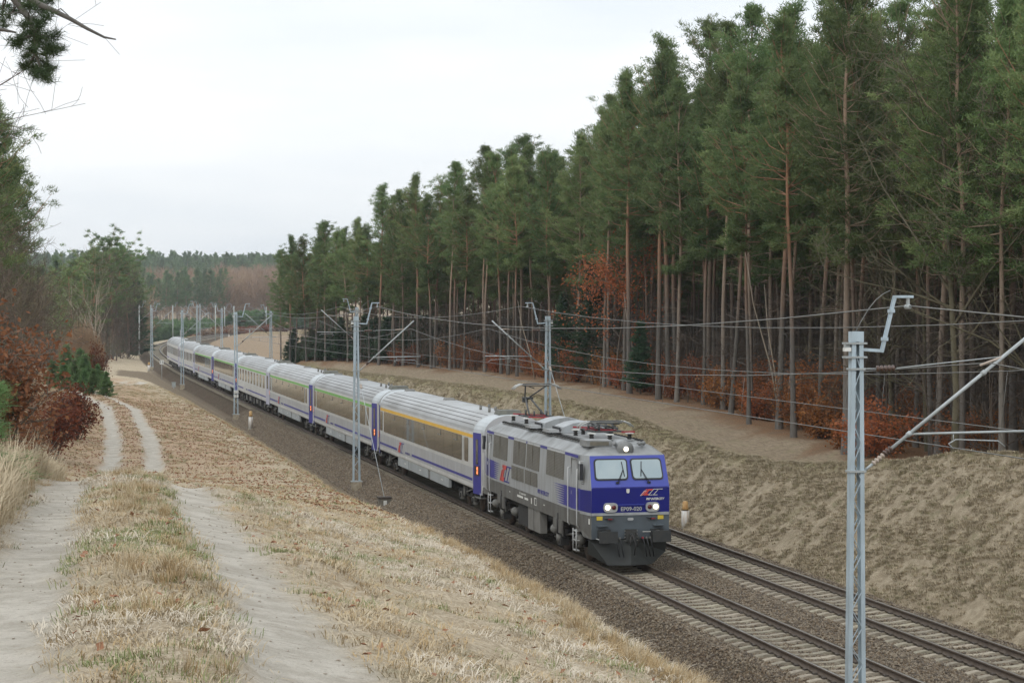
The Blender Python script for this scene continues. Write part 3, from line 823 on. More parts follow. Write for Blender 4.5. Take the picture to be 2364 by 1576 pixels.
def front_poly(name, pts, m, t=.02, lift=.012, parent=LOCO):
    P = []
    for x, z in pts:
        q = Vector(fp(x, z)); q += (NF if z > Z2 + .005 else Vector((0, -1, 0))) * lift
        P.append(q)
    zz = sum(p_[1] for p_ in pts) / len(pts)
    b = MB(); b.poly(P, NF if zz > Z2 else (0, -1, 0), t, m); return b.build(name, parent)
def rrect(x0, x1, z0, z1, r, skew=0.0, n=3):
    P = []
    for cx, cz, a0 in ((x1 - r, z1 - r, 0), (x0 + r, z1 - r, 90), (x0 + r, z0 + r, 180), (x1 - r, z0 + r, 270)):
        for k in range(n + 1):
            a = R(a0 + 90 * k / n); x = cx + r * math.cos(a); z = cz + r * math.sin(a)
            P.append((x + skew * (z - z0) / (z1 - z0), z))
    return P
for x0, x1, sk in ((-1.15, -.045, .02), (.09, 1.13, -.03)):
    w = front_poly('windscreen', rrect(x0, x1, 2.80, 3.47, .10, sk), M_RUB, .03, .01)
    front_poly('glass', rrect(x0 + .045, x1 - .045, 2.845, 3.425, .08, sk), M_GLASS, .01, .034, w)
def wiper(x, s):
    a, c = Vector(fp(x, 2.72)), Vector(fp(x + s * .22, 3.12))
    b = MB(); o_ = NF * .07
    b.tube([a + o_, c + o_], .010, M_RUB, 5); b.tube([a + o_ + Vector((.05 * s, 0, 0)), c + o_], .008, M_RUB, 5)
    b.tube([Vector(fp(x + s * .19, 3.36)) + NF * .06, Vector(fp(x + s * .25, 2.90)) + NF * .06], .012, M_RUB, 5)
    b.box(tuple(a + NF * .03), (.10, .05, .06), M_RUB); b.build('wiper', LOCO)
wiper(-.42, 1); wiper(.62, -1)
# band under the blue, front details
b = MB(); b.box((0, -.012, 1.735), (2.58, .03, .085), M_GREY)
for sx in (-1, 1):
    b.add([(sx * 1.30, -.03, 1.69), (sx * 1.435, .9, 1.69), (sx * 1.435, .9, 1.78), (sx * 1.30, -.03, 1.78)], [(0, 1, 2, 3)], M_GREY)
b.build('front_band', LOCO)
b = MB(); b.box((0, -.015, 2.585), (2.5, .03, .02), M_BLUE2); b.build('trim_strip', LOCO)
b = MB(); b.box((-.05, -.03, 2.03), (1.0, .03, .02), M_BLUE3); b.box((-.05, -.03, 1.99), (1.0, .02, .03), M_BLUE); b.build('grab_rail', LOCO)
for x0, x1, side in ((-.90, -.44, -1), (.50, .94, 1)):
    h = front_poly('headlight', rrect(x0, x1, 1.80, 2.10, .11), M_CHROME, .07, .04)
    cx = (x0 + x1) / 2
    b = MB(); b.cyl((cx + side * .10, -.088, 1.955), .078, .03, M_LAMP, 'Y', 20); b.build('lamp', h)
    b = MB(); b.cyl((cx - side * .10, -.088, 1.955), .072, .03, M_TAILR, 'Y', 20); b.build('red_lamp', h)
# front lettering and emblem (slanted letters i C and two open outlines)
put_text('EP09-020', .175, M_CHROME, LOCO, (.02, -.035, 1.89), bold=.004, sx=1.05)
put_text('PKP INTERCITY', .10, M_WHITE, LOCO, (.80, -.04, 2.20), shear=.35, bold=.003, sx=.86)
def ic_logo(parent, ox, oy, oz, w, h, facing, outline=M_WHITE):
    """a red slanted i and C followed by two open outline C shapes"""
    def place(pts, m, name, t=.012, lift=0.0):
        P = []
        for u, v in pts:
            uu = (u + .28 * v) * w; vv = v * h
            P.append((ox + uu, oy - lift, oz + vv) if facing == '-Y' else (ox - lift, oy - uu, oz + vv))
        b = MB(); b.poly(P, (0, 1, 0) if facing == '-Y' else (1, 0, 0), t, m); return b.build(name, parent)
    def cshape(u0, u1, tk, tv, m, name, lift=0.0):
        place([(u0, 0), (u1, 0), (u1, tv), (u0 + tk, tv), (u0 + tk, 1 - tv), (u1, 1 - tv), (u1, 1), (u0, 1)], m, name, .010, lift)
    place([(-.05, -.10), (.36, -.10), (.36, 1.08), (-.05, 1.08)][:0] or [(-.03, -.05), (.07, -.05), (.07, .76), (-.03, .76)], M_WHITE, 'emblem') if facing == '-Y' else None
    place([(-.01, 0), (.05, 0), (.05, .7), (-.01, .7)], M_RED, 'emblem', .012, .006)
    place([(-.01, .82), (.05, .82), (.05, 1), (-.01, 1)], M_RED, 'emblem', .012, .006)
    cshape(.09, .34, .12, .26, M_RED, 'emblem', .004)
    cshape(.36, .58, .03, .08, outline, 'emblem', .002)
    cshape(.60, .82, .03, .08, outline, 'emblem', .002)
ic_logo(LOCO, .34, -.035, 2.32, .66, .20, '-Y')
b = MB(); b.poly([(-.14, -.03, 2.53), (-.04, -.03, 2.53), (-.04, -.03, 2.44), (-.06, -.03, 2.40), (-.12, -.03, 2.40), (-.14, -.03, 2.44)], (0, 1, 0), .02, M_WHITE); b.build('badge', LOCO)
for x in (-1.02, 1.0):
    b = MB(); b.box((x, -.012, 1.61), (.19, .012, .12), M_YEL); b.build('warning_plate', LOCO)
for x in (-.72, .70):
    b = MB(); b.box((x, -.06, 1.62), (.30, .10, .03), M_FGREY); b.box((x + .03, -.07, 1.59), (.13, .06, .05), M_REDBAR); b.build('step_lamp', LOCO)
    b = MB(); b.box((x * 1.3, -.08, 1.37), (.34, .16, .03), M_FGREY); b.build('step_plate', LOCO)
b = MB(); b.poly([(x + .0, -.012, z) for x, z in rrect(-.10, .10, 1.53, 1.61, .04)], (0, 1, 0), .02, M_CHROME); b.build('oval_plate', LOCO)
b = MB(); b.box((-.0, -.006, 1.60), (.36, .012, .24), M_FGREY); b.build('coupler_box_plate', LOCO)
# valance below the front, snowplough, buffers, coupling
b = MB()
loft(b, [[(-1.28, .02, .94), (-1.29, .0, Z0)], [(1.28, .02, .94), (1.29, .0, Z0)]], [M_FGREY])
for sx in (-1, 1):
    P = [(sx * 1.29, 0, Z0 + .005), (sx * 1.42, 0.9, Z0 + .005), (sx * 1.42, .9, Z0 - .05), (sx * 1.40, .62, .98), (sx * 1.28, .02, .94)]
    b.add(P, [(0, 1, 2, 3, 4)], M_DGREY)
b.build('front_valance', LOCO)
b = MB()
for sx in (-1, 1):
    V = [(0, -.12, .10), (sx * .72, .05, .10), (sx * 1.30, .45, .45), (sx * 1.30, .30, .93), (0, .0, .93)]
    b.add(V, [(0, 1, 2, 3, 4)], M_PLOW)
b.build('snowplough', LOCO)
for x in (-.875, .875):
    b = MB(); b.box((x, -.57, 1.06), (.60, .05, .36), M_BUF); e_ = b.build('buffer', LOCO)
    b = MB(); b.cyl((x, -.30, 1.05), .10, .52, M_BUF, 'Y', 14); b.cyl((x, -.10, 1.05), .17, .2, M_BUF, 'Y', 14); b.box((x, -.02, 1.05), (.42, .05, .40), M_BUF); b.build('buffer_sleeve', e_)
b = MB(); b.box((0, -.05, 1.05), (.36, .10, .40), M_BUF)
for dz in (-.15, -.05, .05, .15):
    for sx in (-.2, .2): b.box((sx, -.08, 1.05 + dz), (.04, .03, .03), M_UNDL)
b.tube([(0, -.1, 1.08), (0, -.36, 1.02)], .045, M_UNDER, 8); b.tube([(.0, -.36, 1.04), (.06, -.42, .8), (.03, -.36, .45)], .025, M_UNDER, 6); b.tube([(-.08, -.3, 1.05), (-.1, -.36, .75)], .03, M_UNDER, 6)
b.tube([(.15, -.12, 1.15), (.2, -.3, .95), (.17, -.25, .7)], .02, M_UNDER, 6)
b.build('coupler', LOCO)
for x in (-.52, -.38, .38, .50, .62):
    b = MB(); b.tube([(x, -.05, .98), (x, -.22, .92), (x + .05, -.26, .62), (x + .12, -.15, .38)], .018, M_RUB, 6); b.box((x, -.1, .97), (.05, .1, .06), M_REDBAR if x in (-.52, .38) else M_UNDL); b.build('brake_hose', LOCO)
b = MB(); b.tube([(-1.15, -.06, .97), (-1.0, -.18, .93), (-.72, -.18, .93)], .014, M_HAND, 6); b.build('uncoupling_bar', LOCO)
b = MB(); b.box((.62, -.03, 1.16), (.44, .01, .02), M_WHITE); b.build('marking_dash', LOCO)
# roof lamp housing
b = MB(); b.tube([(0, .52, 3.76), (0, 1.6, 3.78)], .26, M_ROOFG, 18); b.build('lamp_housing', LOCO)
b = MB(); b.cyl((0, .515, 3.76), .105, .03, M_CHROME, 'Y', 20); h = b.build('top_headlight', LOCO)
b = MB(); b.cyl((0, .495, 3.76), .075, .02, M_LAMP, 'Y', 20); b.build('lamp', h)
b = MB(); b.box((-.78, 1.35, 3.93), (.85, .9, .20), M_ROOFG); b.box((-.78, .89, 3.93), (.62, .03, .12), M_LOUV); b.build('air_conditioner', LOCO)
for x, y in ((-.34, .95), (.50, .95), (.66, 1.05)):
    b = MB(); b.tube([(x, y, 3.93), (x, y - .05, 3.93), (x, y - .28, 3.93)], [.03, .03, .075], M_ROOFG, 12); b.build('horn', LOCO)
# side details (drawn on the side facing the camera and mirrored to the far side)
def sx_at(z, hw=1.485): return hw - .05 * max(0, (z - Z2) / (Z3 - Z2))
for sd_ in (-1, 1):
    def sbox(name, y0, y1, z0, z1, m, t=.02, parent=LOCO):
        zc = (z0 + z1) / 2; lean = .05 / (Z3 - Z2) if zc > Z2 else 0
        P = [(sd_ * (sx_at(z0) + .003), y0, z0), (sd_ * (sx_at(z0) + .003), y1, z0), (sd_ * (sx_at(z1) + .003), y1, z1), (sd_ * (sx_at(z1) + .003), y0, z1)]
        b = MB(); b.poly(P, (1, 0, 0), t, m); return b.build(name, parent)
    def slats(parent, y0, y1, z0, z1):
        b = MB(); z = z0 + .03; n = 0
        while z < z1 - .02:
            b.box((sd_ * (sx_at(z) + .018), (y0 + y1) / 2, z), (.018, (y1 - y0) - .08, .018), M_BOXG); z += .05
        q = b.build('slat', parent); q['kind'] = 'stuff'
        b = MB(); b.box((sd_ * (sx_at((z0 + z1) / 2) + .028), (y0 + y1) / 2, (z0 + z1) / 2), (.02, .04, z1 - z0), M_LOUV); b.build('mullion', parent)
    for y0, y1 in ((11.45, 13.9), (8.5, 10.45), (6.35, 8.3), (2.85, 5.3)):
        g = sbox('louvre_grille', y0, y1, 2.62, 3.47, M_LOUV); slats(g, y0, y1, 2.62, 3.47)
        for q0, q1 in ((y0 + .03, (y0 + y1) / 2 - .05), ((y0 + y1) / 2 + .05, y1 - .03)):
            sbox('grille_rim', q0, q1, 3.475, 3.505, M_HAND)
    for y0, y1 in ((8.72, 10.66), (6.58, 8.5)):
        g = sbox('louvre_grille', y0, y1, 2.05, 2.53, M_LOUV); slats(g, y0, y1, 2.05, 2.53)
    for y0, y1 in ((13.95, 15.2), (10.5, 11.4), (8.32, 8.46), (5.34, 6.3), (1.1, 2.8)):
        sbox('blue_edge', y0, y1, 3.46, 3.55, M_BLUE2, .008)
    # blue flashes with a toothed edge
    zt0, zt1 = 1.80, 2.47; nt = 9
    def flash(y_in, y_tip, y_end, name):
        s_ = 1 if y_tip > y_in else -1
        P = [(sd_ * 1.489, y_end, zt0)]
        dz = (zt1 - zt0) / nt
        for k in range(nt):
            P += [(sd_ * 1.489, y_in, zt0 + dz * k), (sd_ * 1.489, y_tip + (k - 4) * .05 * (-s_), zt0 + dz * (k + .35)), (sd_ * 1.489, y_in, zt0 + dz * (k + .75))]
        P += [(sd_ * 1.489, y_in, zt1), (sd_ * 1.489, y_end, zt1)]
        # triangles keep it robust
        b = MB(); b.add([(sd_ * 1.489, y_in, zt0), (sd_ * 1.489, y_end, zt0), (sd_ * 1.489, y_end, zt1), (sd_ * 1.489, y_in, zt1)], [(0, 1, 2, 3)], M_BLUE2)
        for k in range(nt):
            za = zt0 + dz * k; yt = y_tip - (4 - k) * .06 * s_
            b.add([(sd_ * 1.489, y_in, za), (sd_ * 1.489, y_in, za + dz * .82), (sd_ * 1.489, yt, za + dz * .35)], [(0, 1, 2)], M_BLUE2)
        b.build(name, LOCO)
    flash(2.75, 4.05, 1.9, 'blue_flash'); flash(13.7, 12.75, 14.3, 'blue_flash')
    for ya, yb, xa, xb in ((0.0, .9, 1.292, 1.422), (.9, 1.9, 1.422, 1.488)):
        b = MB(); b.add([(sd_ * xa, ya, zt0 - .02), (sd_ * xb, yb, zt0 - .02), (sd_ * (xb + .002), yb, zt1), (sd_ * (xa + .002), ya - .01, zt1 + .02)], [(0, 1, 2, 3)], M_BLUE2 if ya > 0 else M_BLUE); b.build('blue_flash', LOCO)
    b = MB(); b.add([(sd_ * 1.423, 15.3, zt0), (sd_ * 1.489, 14.3, zt0), (sd_ * 1.489, 14.3, zt1), (sd_ * 1.423, 15.3, zt1)], [(0, 1, 2, 3)], M_BLUE2)
    b.add([(sd_ * 1.303, 16.25, zt0), (sd_ * 1.423, 15.3, zt0), (sd_ * 1.423, 15.3, zt1), (sd_ * 1.303, 16.25, zt1)], [(0, 1, 2, 3)], M_BLUE2); b.build('blue_flash', LOCO)
    # handrails, mirrors, doors
    for y in (1.05, 2.0, 14.3, 15.15):
        x = np.interp(y, [0, .9, 1.9, 14.3, 15.3], [1.29, 1.42, 1.485, 1.485, 1.42]) + .06
        b = MB(); b.tube([(sd_ * (x - .1), y, 3.12), (sd_ * x, y, 3.10), (sd_ * (x + .01), y, 2.5), (sd_ * (x + .01), y, 1.3), (sd_ * (x - .06), y, 1.22)], .02, M_HAND, 8); b.build('handrail', LOCO)
    for y in (1.52, 14.72):
        b = MB(); x = sx_at(2.5) if y < 14.5 else 1.46
        x = np.interp(y, [0, .9, 1.9, 14.3, 15.3], [1.29, 1.42, 1.485, 1.485, 1.42])
        for dy in (-.37, .37): b.box((sd_ * (x - .002), y + dy, 2.6), (.02, .02, 1.65), M_DGREY)
        b.box((sd_ * (x - .002), y, 3.40), (.02, .72, .02), M_DGREY); b.build('cab_door', LOCO)
        b = MB(); b.box((sd_ * (x + .01), y + .3, 2.3), (.03, .03, .12), M_HAND); b.build('door_handle', LOCO)
    for y in ((.62, 15.65) if sd_ < 0 else (15.65,)):
        x = np.interp(y, [0, .9, 15.3, 16.2], [1.29, 1.42, 1.42, 1.30]) + .10
        b = MB(); b.box((sd_ * x, y, 3.05), (.10, .26, .52), M_RUB); q = b.build('mirror', LOCO)
        b = MB(); b.tube([(sd_ * (x - .1), y, 3.38), (sd_ * (x + .03), y - .02, 3.40), (sd_ * (x + .05), y - .02, 3.05), (sd_ * (x + .03), y, 2.66), (sd_ * (x - .1), y, 2.68)], .018, M_HAND, 6); b.build('bracket', q)
    # lower side: skirt pieces that hang down
    for y0, y1, zb in ((11.95, 12.3, .80), (12.55, 13.1, .95), (3.05, 3.5, .80), (3.75, 4.25, .95), (14.8, 16.2, 1.03), (0.9, 1.55, 1.10)):
        x = 1.47 if 1.5 < y0 < 14 else 1.37
        b = MB(); b.box((sd_ * x, (y0 + y1) / 2, (Z0 + zb) / 2), (.06, y1 - y0, Z0 - zb), M_DGREY); b.build('side_pillar', LOCO)
    for y in (3.62, 12.42):
        b = MB(); b.tube([(sd_ * 1.46, y, 1.45), (sd_ * 1.46, y, .75)], .06, M_UNDER, 8); b.cyl((sd_ * 1.42, y + .1, .62), .17, .12, M_UNDL, 'X', 14); b.box((sd_ * 1.3, y, .50), (.3, .5, .22), M_UNDER); b.build('bogie_suspension', LOCO)
    for y in (4.75, 1.45, 10.9, 14.2):
        b = MB(); b.cyl((sd_ * 1.28, y, .80), .16, .3, M_UNDL, 'Y', 14); b.build('sand_box', LOCO)
    for y in (1.5, 14.75):
        q = MB()
        for z in (.45, .78, 1.08): q.box((sd_ * 1.40, y, z), (.12, .42, .03), M_HAND)
        for dy in (-.21, .21): q.tube([(sd_ * 1.45, y + dy, 1.15), (sd_ * 1.45, y + dy, .42)], .018, M_HAND, 6)
        q.build('cab_step', LOCO)
    b = MB(); b.box((sd_ * 1.30, 7.35, .86), (.25, 1.85, .80), M_BOXG); b.box((sd_ * 1.435, 7.35, .86), (.02, .03, .78), M_DGREY); b.build('battery_box', LOCO)
    b = MB(); b.box((sd_ * 1.25, 9.3, .86), (.25, 1.5, .78), M_UNDER); b.build('transformer_case', LOCO)
    for y, z in ((5.6, 1.53), (11.0, 1.53)):
        b = MB(); b.box((sd_ * 1.482, y, z), (.01, .14, .035), M_WHITE); b.build('marking_dash', LOCO)
    b = MB()
    for y, w_ in ((9.3, .9), (8.3, .55), (7.5, .12)): b.box((sd_ * 1.482, y, 1.50), (.01, w_, .075 if w_ > .2 else .2), M_WHITE)
    b.build('marking_dash', LOCO)
    b = MB(); b.box((sd_ * 1.482, 6.9, 1.53), (.012, .32, .26), M_WHITE); q = b.build('inspection_plate', LOCO)
    b = MB(); b.box((sd_ * 1.487, 6.86, 1.53), (.012, .22, .20), M_DGREY); b.build('plate_face', q)
    b = MB(); b.box((sd_ * 1.31, .30, 1.50), (.02, .34, .18), M_WHITE); q = b.build('data_plate', LOCO); q.rotation_euler = (0, 0, 0)
put_text('PKP INTERCITY', .21, M_BLUE2, LOCO, (-1.490, 5.75, 1.93), '-X', shear=.3, bold=.004, sx=1.15)
put_text('91 51 1 150 020-9 PL-PKPIC', .09, M_WHITE, LOCO, (-1.4825, 8.9, 1.62), '-X', bold=.002)
ic_logo(LOCO, -1.492, 12.65, 1.82, 1.9, .62, '-X', M_BLUE2)
# underframe and bogies
b = MB(); b.box((0, 8.1, 1.12), (2.3, 15.4, .28), M_UNDER); b.box((0, 8.1, .8), (2.0, 4.0, .6), M_UNDER); b.build('underframe', LOCO)
wheelset_bogie(LOCO, 3.65, 3.05, .625); wheelset_bogie(LOCO, 12.5, 3.05, .625)
# roof walkway insulators, hoods, red busbars, insulators, pantographs
for sx in (-1, 1):
    b = MB(); y = 2.2
    b.box((sx * 1.02, 8.1, 3.885), (.06, 12.4, .02), M_ROOFG)
    while y < 14.1:
        b.box((sx * 1.02, y, 3.925), (.09, .10, .06), M_UNDER); b.box((sx * 1.02, y + .16, 3.91), (.05, .20, .025), M_UNDER); y += .36
    q = b.build('walkway_insulator', LOCO); q['kind'] = 'stuff'
b = MB(); b.box((0, 8.1, 3.94), (1.5, 12.0, .05), M_ROOFG); b.build('roof_deck', LOCO)
for yc in (6.6, 9.3):
    P0 = []
    b = MB(); n = 8
    prof = [(-.78, 3.97), (-.70, 4.17), (-.35, 4.30), (.1, 4.36), (.5, 4.30), (.85, 4.10), (.95, 3.97)]
    V = [(x, yc - .62, z) for x, z in prof] + [(x, yc + .62, z) for x, z in prof]; k = len(prof)
    F = [(i, i + 1, k + i + 1, k + i) for i in range(k - 1)] + [tuple(range(k)), tuple(range(2 * k - 1, k - 1, -1))]
    b.add(V, F, M_GREY); h = b.build('cooling_hood', LOCO)
    b = MB(); b.box((-.80, yc, 4.08), (.04, 1.05, .15), M_RUB); b.build('intake', h)
    b = MB(); b.box((-.98, yc - .05, 4.03), (.45, .95, .10), M_ROOFG, top=.92); b.build('duct_cover', LOCO)
for (xa, ya), (xb, yb) in (((-.55, 5.2), (.2, 4.3)), ((-.55, 3.6), (.4, 3.1)), ((.3, 2.1), (.75, 2.1)), ((-.6, 14.3), (.3, 12.8)), ((-.55, 11.9), (.2, 11.2)), ((.3, 11.5), (.8, 8.0))):
    b = MB(); b.bar((xa, ya, 4.22), (xb, yb, 4.22), .05, .05, M_REDBAR); b.build('busbar', LOCO)
for x, y in ((-.62, 2.5), (.62, 2.3), (-.62, 4.6), (.62, 4.6), (-.2, 1.75), (-.62, 14.2), (.62, 14.2), (-.62, 12.0), (.62, 12.0), (-.2, 5.2)):
    b = MB(); b.lathe((x, y, 3.96), [(.05, 0), (.09, .03), (.05, .06), (.09, .09), (.05, .12), (.09, .15), (.05, .18)], M_UNDER, 12); b.box((x, y, 4.16), (.24, .17, .035), M_WHITE); b.build('roof_insulator', LOCO)
def panto(yc, up, name='pantograph'):
    r = bpy.data.objects.new(name, None); col.objects.link(r); r.parent = LOCO; r.location = (0, yc, 4.2)
    b = MB()
    for sx in (-.45, .45): b.bar((sx, -.8, 0), (sx, .8, 0), .06, .06, M_PANT)
    for y in (-.75, 0, .75): b.bar((-.55, y, 0), (.55, y, 0), .06, .05, M_PANT)
    for x, y in ((-.3, .6), (.3, .6), (-.2, -.4), (.3, -.3)): b.cyl((x, y, .1), .04, .22, M_PANT, 'Z', 8)
    b.build('base_frame', r)
    if up:
        K = Vector((0, 1.55, .62)); Tp = Vector((0, .05, 1.18))
        b = MB(); b.tube([(-.28, .1, .06), (-.10, 1.5, .60)], .035, M_PANT, 8); b.tube([(.28, .1, .06), (.10, 1.5, .60)], .035, M_PANT, 8); b.tube([(-.2, 1.52, .61), (.2, 1.52, .61)], .05, M_PANT, 8); b.box((-.1, 1.6, .55), (.2, .16, .2), M_PANT); b.build('lower_arm', r)
        b = MB(); b.tube([(-.10, 1.6, .66), (-.42, .12, 1.15)], .028, M_PANT, 8); b.tube([(.10, 1.6, .66), (.42, .12, 1.15)], .028, M_PANT, 8); b.tube([(.0, .5, 1.03), (-.35, .1, 1.14)], .02, M_PANT, 6); b.build('upper_arm', r)
        zt = 1.18; y0 = .1
    else:
        b = MB(); b.tube([(-.35, -.7, .10), (-.10, .95, .14)], .035, M_PANT, 8); b.tube([(.35, -.7, .10), (.10, .95, .14)], .035, M_PANT, 8)
        for k in range(5): b.tube([(-.4 + .2 * k, -.3, .14), (-.4 + .2 * k, .3, .17)], .018, M_PANT, 6)
        b.build('lower_arm', r)
        b = MB(); b.tube([(-.10, 1.0, .20), (-.45, -.55, .24)], .028, M_PANT, 8); b.tube([(.10, 1.0, .20), (.45, -.55, .24)], .028, M_PANT, 8); b.build('upper_arm', r)
        zt = .30; y0 = -.45
    for dy in (-.17, .17):
        b = MB(); P = [(-.93, y0 + dy, zt - .17), (-.80, y0 + dy, zt - .05), (-.62, y0 + dy, zt + .02), (.62, y0 + dy, zt + .02), (.80, y0 + dy, zt - .05), (.93, y0 + dy, zt - .17)]
        b.tube(P, .026, M_HORN, 8); b.box((0, y0 + dy, zt + .03), (1.15, .05, .03), M_PANT); b.build('contact_head', r)
    b = MB()
    for x in (-.5, .5): b.bar((x, y0 - .2, zt - .03), (x, y0 + .2, zt - .03), .03, .03, M_PANT)
    b.bar((-.5, y0, zt - .05), (.5, y0, zt - .05), .03, .03, M_PANT); b.build('head_frame', r)
panto(12.9, True); panto(3.5, False)

# ---- coaches: y = 0 at the end nearest the locomotive
CL = 26.1
def csec(y, hw):
    P = [(hw - .02, 1.04), (hw, 1.10), (hw, 1.24), (hw, 1.88), (hw - .01, 3.06), (hw - .02, 3.20), (hw - .03, 3.31)]
    n = 7
    for k in range(1, n + 1):
        a = R(90 * k / n); P.append(((hw - .03) * math.cos(a) ** .78 if k < n else 0.0, y * 0 + 3.31 + .72 * math.sin(a) ** 1.15))
    L = [(-x, y, z) for x, z in P]; Rr = [(x, y, z) for x, z in P][::-1][1:]
    return L + Rr
def make_coach(kind, stripe):
    r = empty('coach')
    white = M_CUP; lower = M_CLO if kind == 'wide' else M_CUP; doorm = M_BLUE2 if kind == 'wide' else M_PALEV
    ms = [white, white, lower, white, stripe or white, white] + [M_SIL] * 7
    me_ = [white, white, lower, white, white, white] + [M_SIL2] * 7
    secs = [csec(0.0, 1.23), csec(.12, 1.25), csec(1.30, 1.412)]
    b = MB(); loft(b, secs, me_ + me_[::-1])
    secs2 = [csec(1.30, 1.412)] + [csec(y, 1.412) for y in (8, 16)] + [csec(24.8, 1.412)]
    loft(b, secs2, ms + ms[::-1])
    loft(b, [csec(24.8, 1.412), csec(CL - .12, 1.25), csec(CL, 1.23)], me_ + me_[::-1])
    b.build('body', r)
    for y, d in ((0.0, 1), (CL, -1)):
        b = MB(); s = csec(y, 1.23); n = len(s)
        for k in range(n // 2):
            if k < n // 2 - 1: b.add([s[k], s[n - 1 - k], s[n - 2 - k], s[k + 1]], [(0, 1, 2, 3)], M_CUP)
            else: b.add([s[k], s[n - 1 - k], s[k + 1]], [(0, 1, 2)], M_CUP)
        b.build('end_wall', r)
        b = MB(); b.box((0, y - d * .14, 2.35), (1.05, .30, 2.25), M_RUB); b.build('gangway_bellows', r)
        for x in (-.875, .875):
            b = MB(); b.cyl((x, y - d * .1, 1.05), .09, .3, M_BUF, 'Y', 12); b.cyl((x, y - d * .24, 1.05), .24, .04, M_BUF, 'Y', 16); b.build('buffer', r)
        b = MB(); b.tube([(-.3, y - d * .05, .95), (-.3, y - d * .16, .55), (-.1, y - d * .2, .45)], .03, M_RUB, 6); b.tube([(0, y, .95), (0, y - d * .2, .9), (0, y - d * .2, .5)], .04, M_UNDER, 6); b.build('coupler', r)
    for sx in (-1, 1):
        X = sx * 1.412
        # door on the tapered end, near (y small) and far end
        for e0, e1 in ((.22, 1.16), (CL - .22, CL - 1.16)):
            def tp(y): return np.interp(min(y, CL - y), [0.12, 1.3], [1.25, 1.412])
            x0, x1 = sx * (tp(e0) + .012), sx * (tp(e1) + .012)
            def quad(ya, yb, za, zb2, m, lift=0.0, t=.02):
                P = [(sx * (tp(ya) + lift), ya, za), (sx * (tp(yb) + lift), yb, za), (sx * (tp(yb) + lift), yb, zb2), (sx * (tp(ya) + lift), ya, zb2)]
                bb = MB(); bb.poly(P, (1, 0, 0), t, m); return bb
            dr = quad(e0, e1, .86, 3.30, doorm, .012).build('door', r)
            ym = (e0 + e1) / 2; w = .13 if kind == 'wide' else .2
            quad(ym - w, ym + w, 2.05, 3.05, M_VGLASS, .024).build('glass', dr)
            if kind == 'wide': quad(ym - .27, ym + .27, 1.60, 1.98, M_DISP, .026).build('display', dr)
            b = MB(); b.box((sx * (tp(ym) + .03), ym + (.30 if e0 < 5 else -.30), 1.4), (.03, .03, .2), M_WHITE); b.build('door_handle', dr)
            if kind == 'wide' and sx < 0:
                for j, (dy_, dz_) in enumerate(((-.1, .09), (.1, .09), (-.1, -.07), (.1, -.07))):
                    t_ = new_obj('led_digit', text_mesh('38'[j % 2], .19, M_LED, bold=.004), dr, (-(tp(ym) + .040), ym + dy_ * (-1), 1.79 + dz_)); t_.rotation_euler = (R(90), 0, R(-90) + (.135 if e0 < 5 else -.135))
            b = MB(); yy = e0 - (.06 if e0 < 5 else -.06); b.box((sx * (tp(yy) + .005), yy, 2.1), (.05, .07, 2.5), M_CUP); b.build('door_edge', r)
            b = MB(); b.box((sx * 1.2, ym, .72), (.3, .9, .03), M_UNDL); b.tube([(sx * 1.3, ym - .4, .72), (sx * 1.3, ym - .4, .92)], .015, M_HAND, 6); b.build('step', r)
        # side windows
        def win(y0, y1, z0, z1, m=M_CWIN, rad=.10, name='window'):
            pts = rrect(y0, y1, z0, z1, rad); P = [(X + sx * .004, a, z) for a, z in pts]
            bb = MB(); bb.poly(P, (1, 0, 0), .012, m); return bb.build(name, r)
        if kind == 'wide':
            win(2.15, 2.95, 2.05, 3.02)
            win(24.0, 24.75, 2.05, 3.02)
            N = 10; Y0, Y1 = 3.45, 23.6; st = (Y1 - Y0) / N
            for k in range(N):
                y0 = Y0 + st * k; w_ = win(y0 + .012, y0 + st - .012, 2.02, 3.055, M_CWIN, .03 if 0 < k < N - 1 else .09)
                if k in (0, 2, 4, 6, 8):
                    bb = MB(); yc_ = y0 + st / 2 + (.4 if k == 0 else 0)
                    bb.box((X + sx * .014, yc_, 2.79), (.012, .80, .035), M_BOXG); bb.box((X + sx * .014, yc_ - .40, 2.90), (.012, .03, .22), M_RUB); bb.build('hopper_frame', w_)
            b = MB(); b.box((X, 3.2, 2.5), (.008, .05, .9), M_BOXG); b.build('route_plate', r)
        else:
            for k in range(9):
                y0 = 2.3 + k * 2.42
                w_ = win(y0, y0 + 1.2, 2.02, 2.98, M_CWIN, .07)
                bb = MB(); bb.box((X + sx * .014, y0 + .6, 2.66), (.012, 1.1, .03), M_BOXG); bb.build('hopper_frame', w_)
            win(24.1, 24.6, 2.05, 2.9)
        # waist stripe, broken for the logo
        for y0, y1 in ((1.32, 15.4), (19.6, 24.78)):
            b = MB(); b.box((X + sx * .002, (y0 + y1) / 2, 1.40), (.006, y1 - y0, .105), M_BLUE2); b.build('waist_stripe', r)
        b = MB()
        for y in (18.1, 17.6, 17.0, 10.4, 8.6): b.box((X + sx * .002, y, 1.18), (.006, .30 if y < 17 else .18, .05), M_WHITE)
        b.build('marking_dash', r)
    if kind == 'wide': ic_logo(r, -1.417, 19.2, 1.30, 1.5, .50, '-X', M_BLUE2)
    put_text('PKP INTERCITY', .15, M_BLUE2, r, (-1.417, 16.6, 1.38), '-X', shear=.3, sx=1.2)
    for zc, hwk in ((3.40, 1), (3.56, 2), (3.71, 3), (3.85, 4), (3.95, 5)):
        pass
    # long seams pressed in the roof
    s0, s1 = csec(1.6, 1.412), csec(24.5, 1.412)
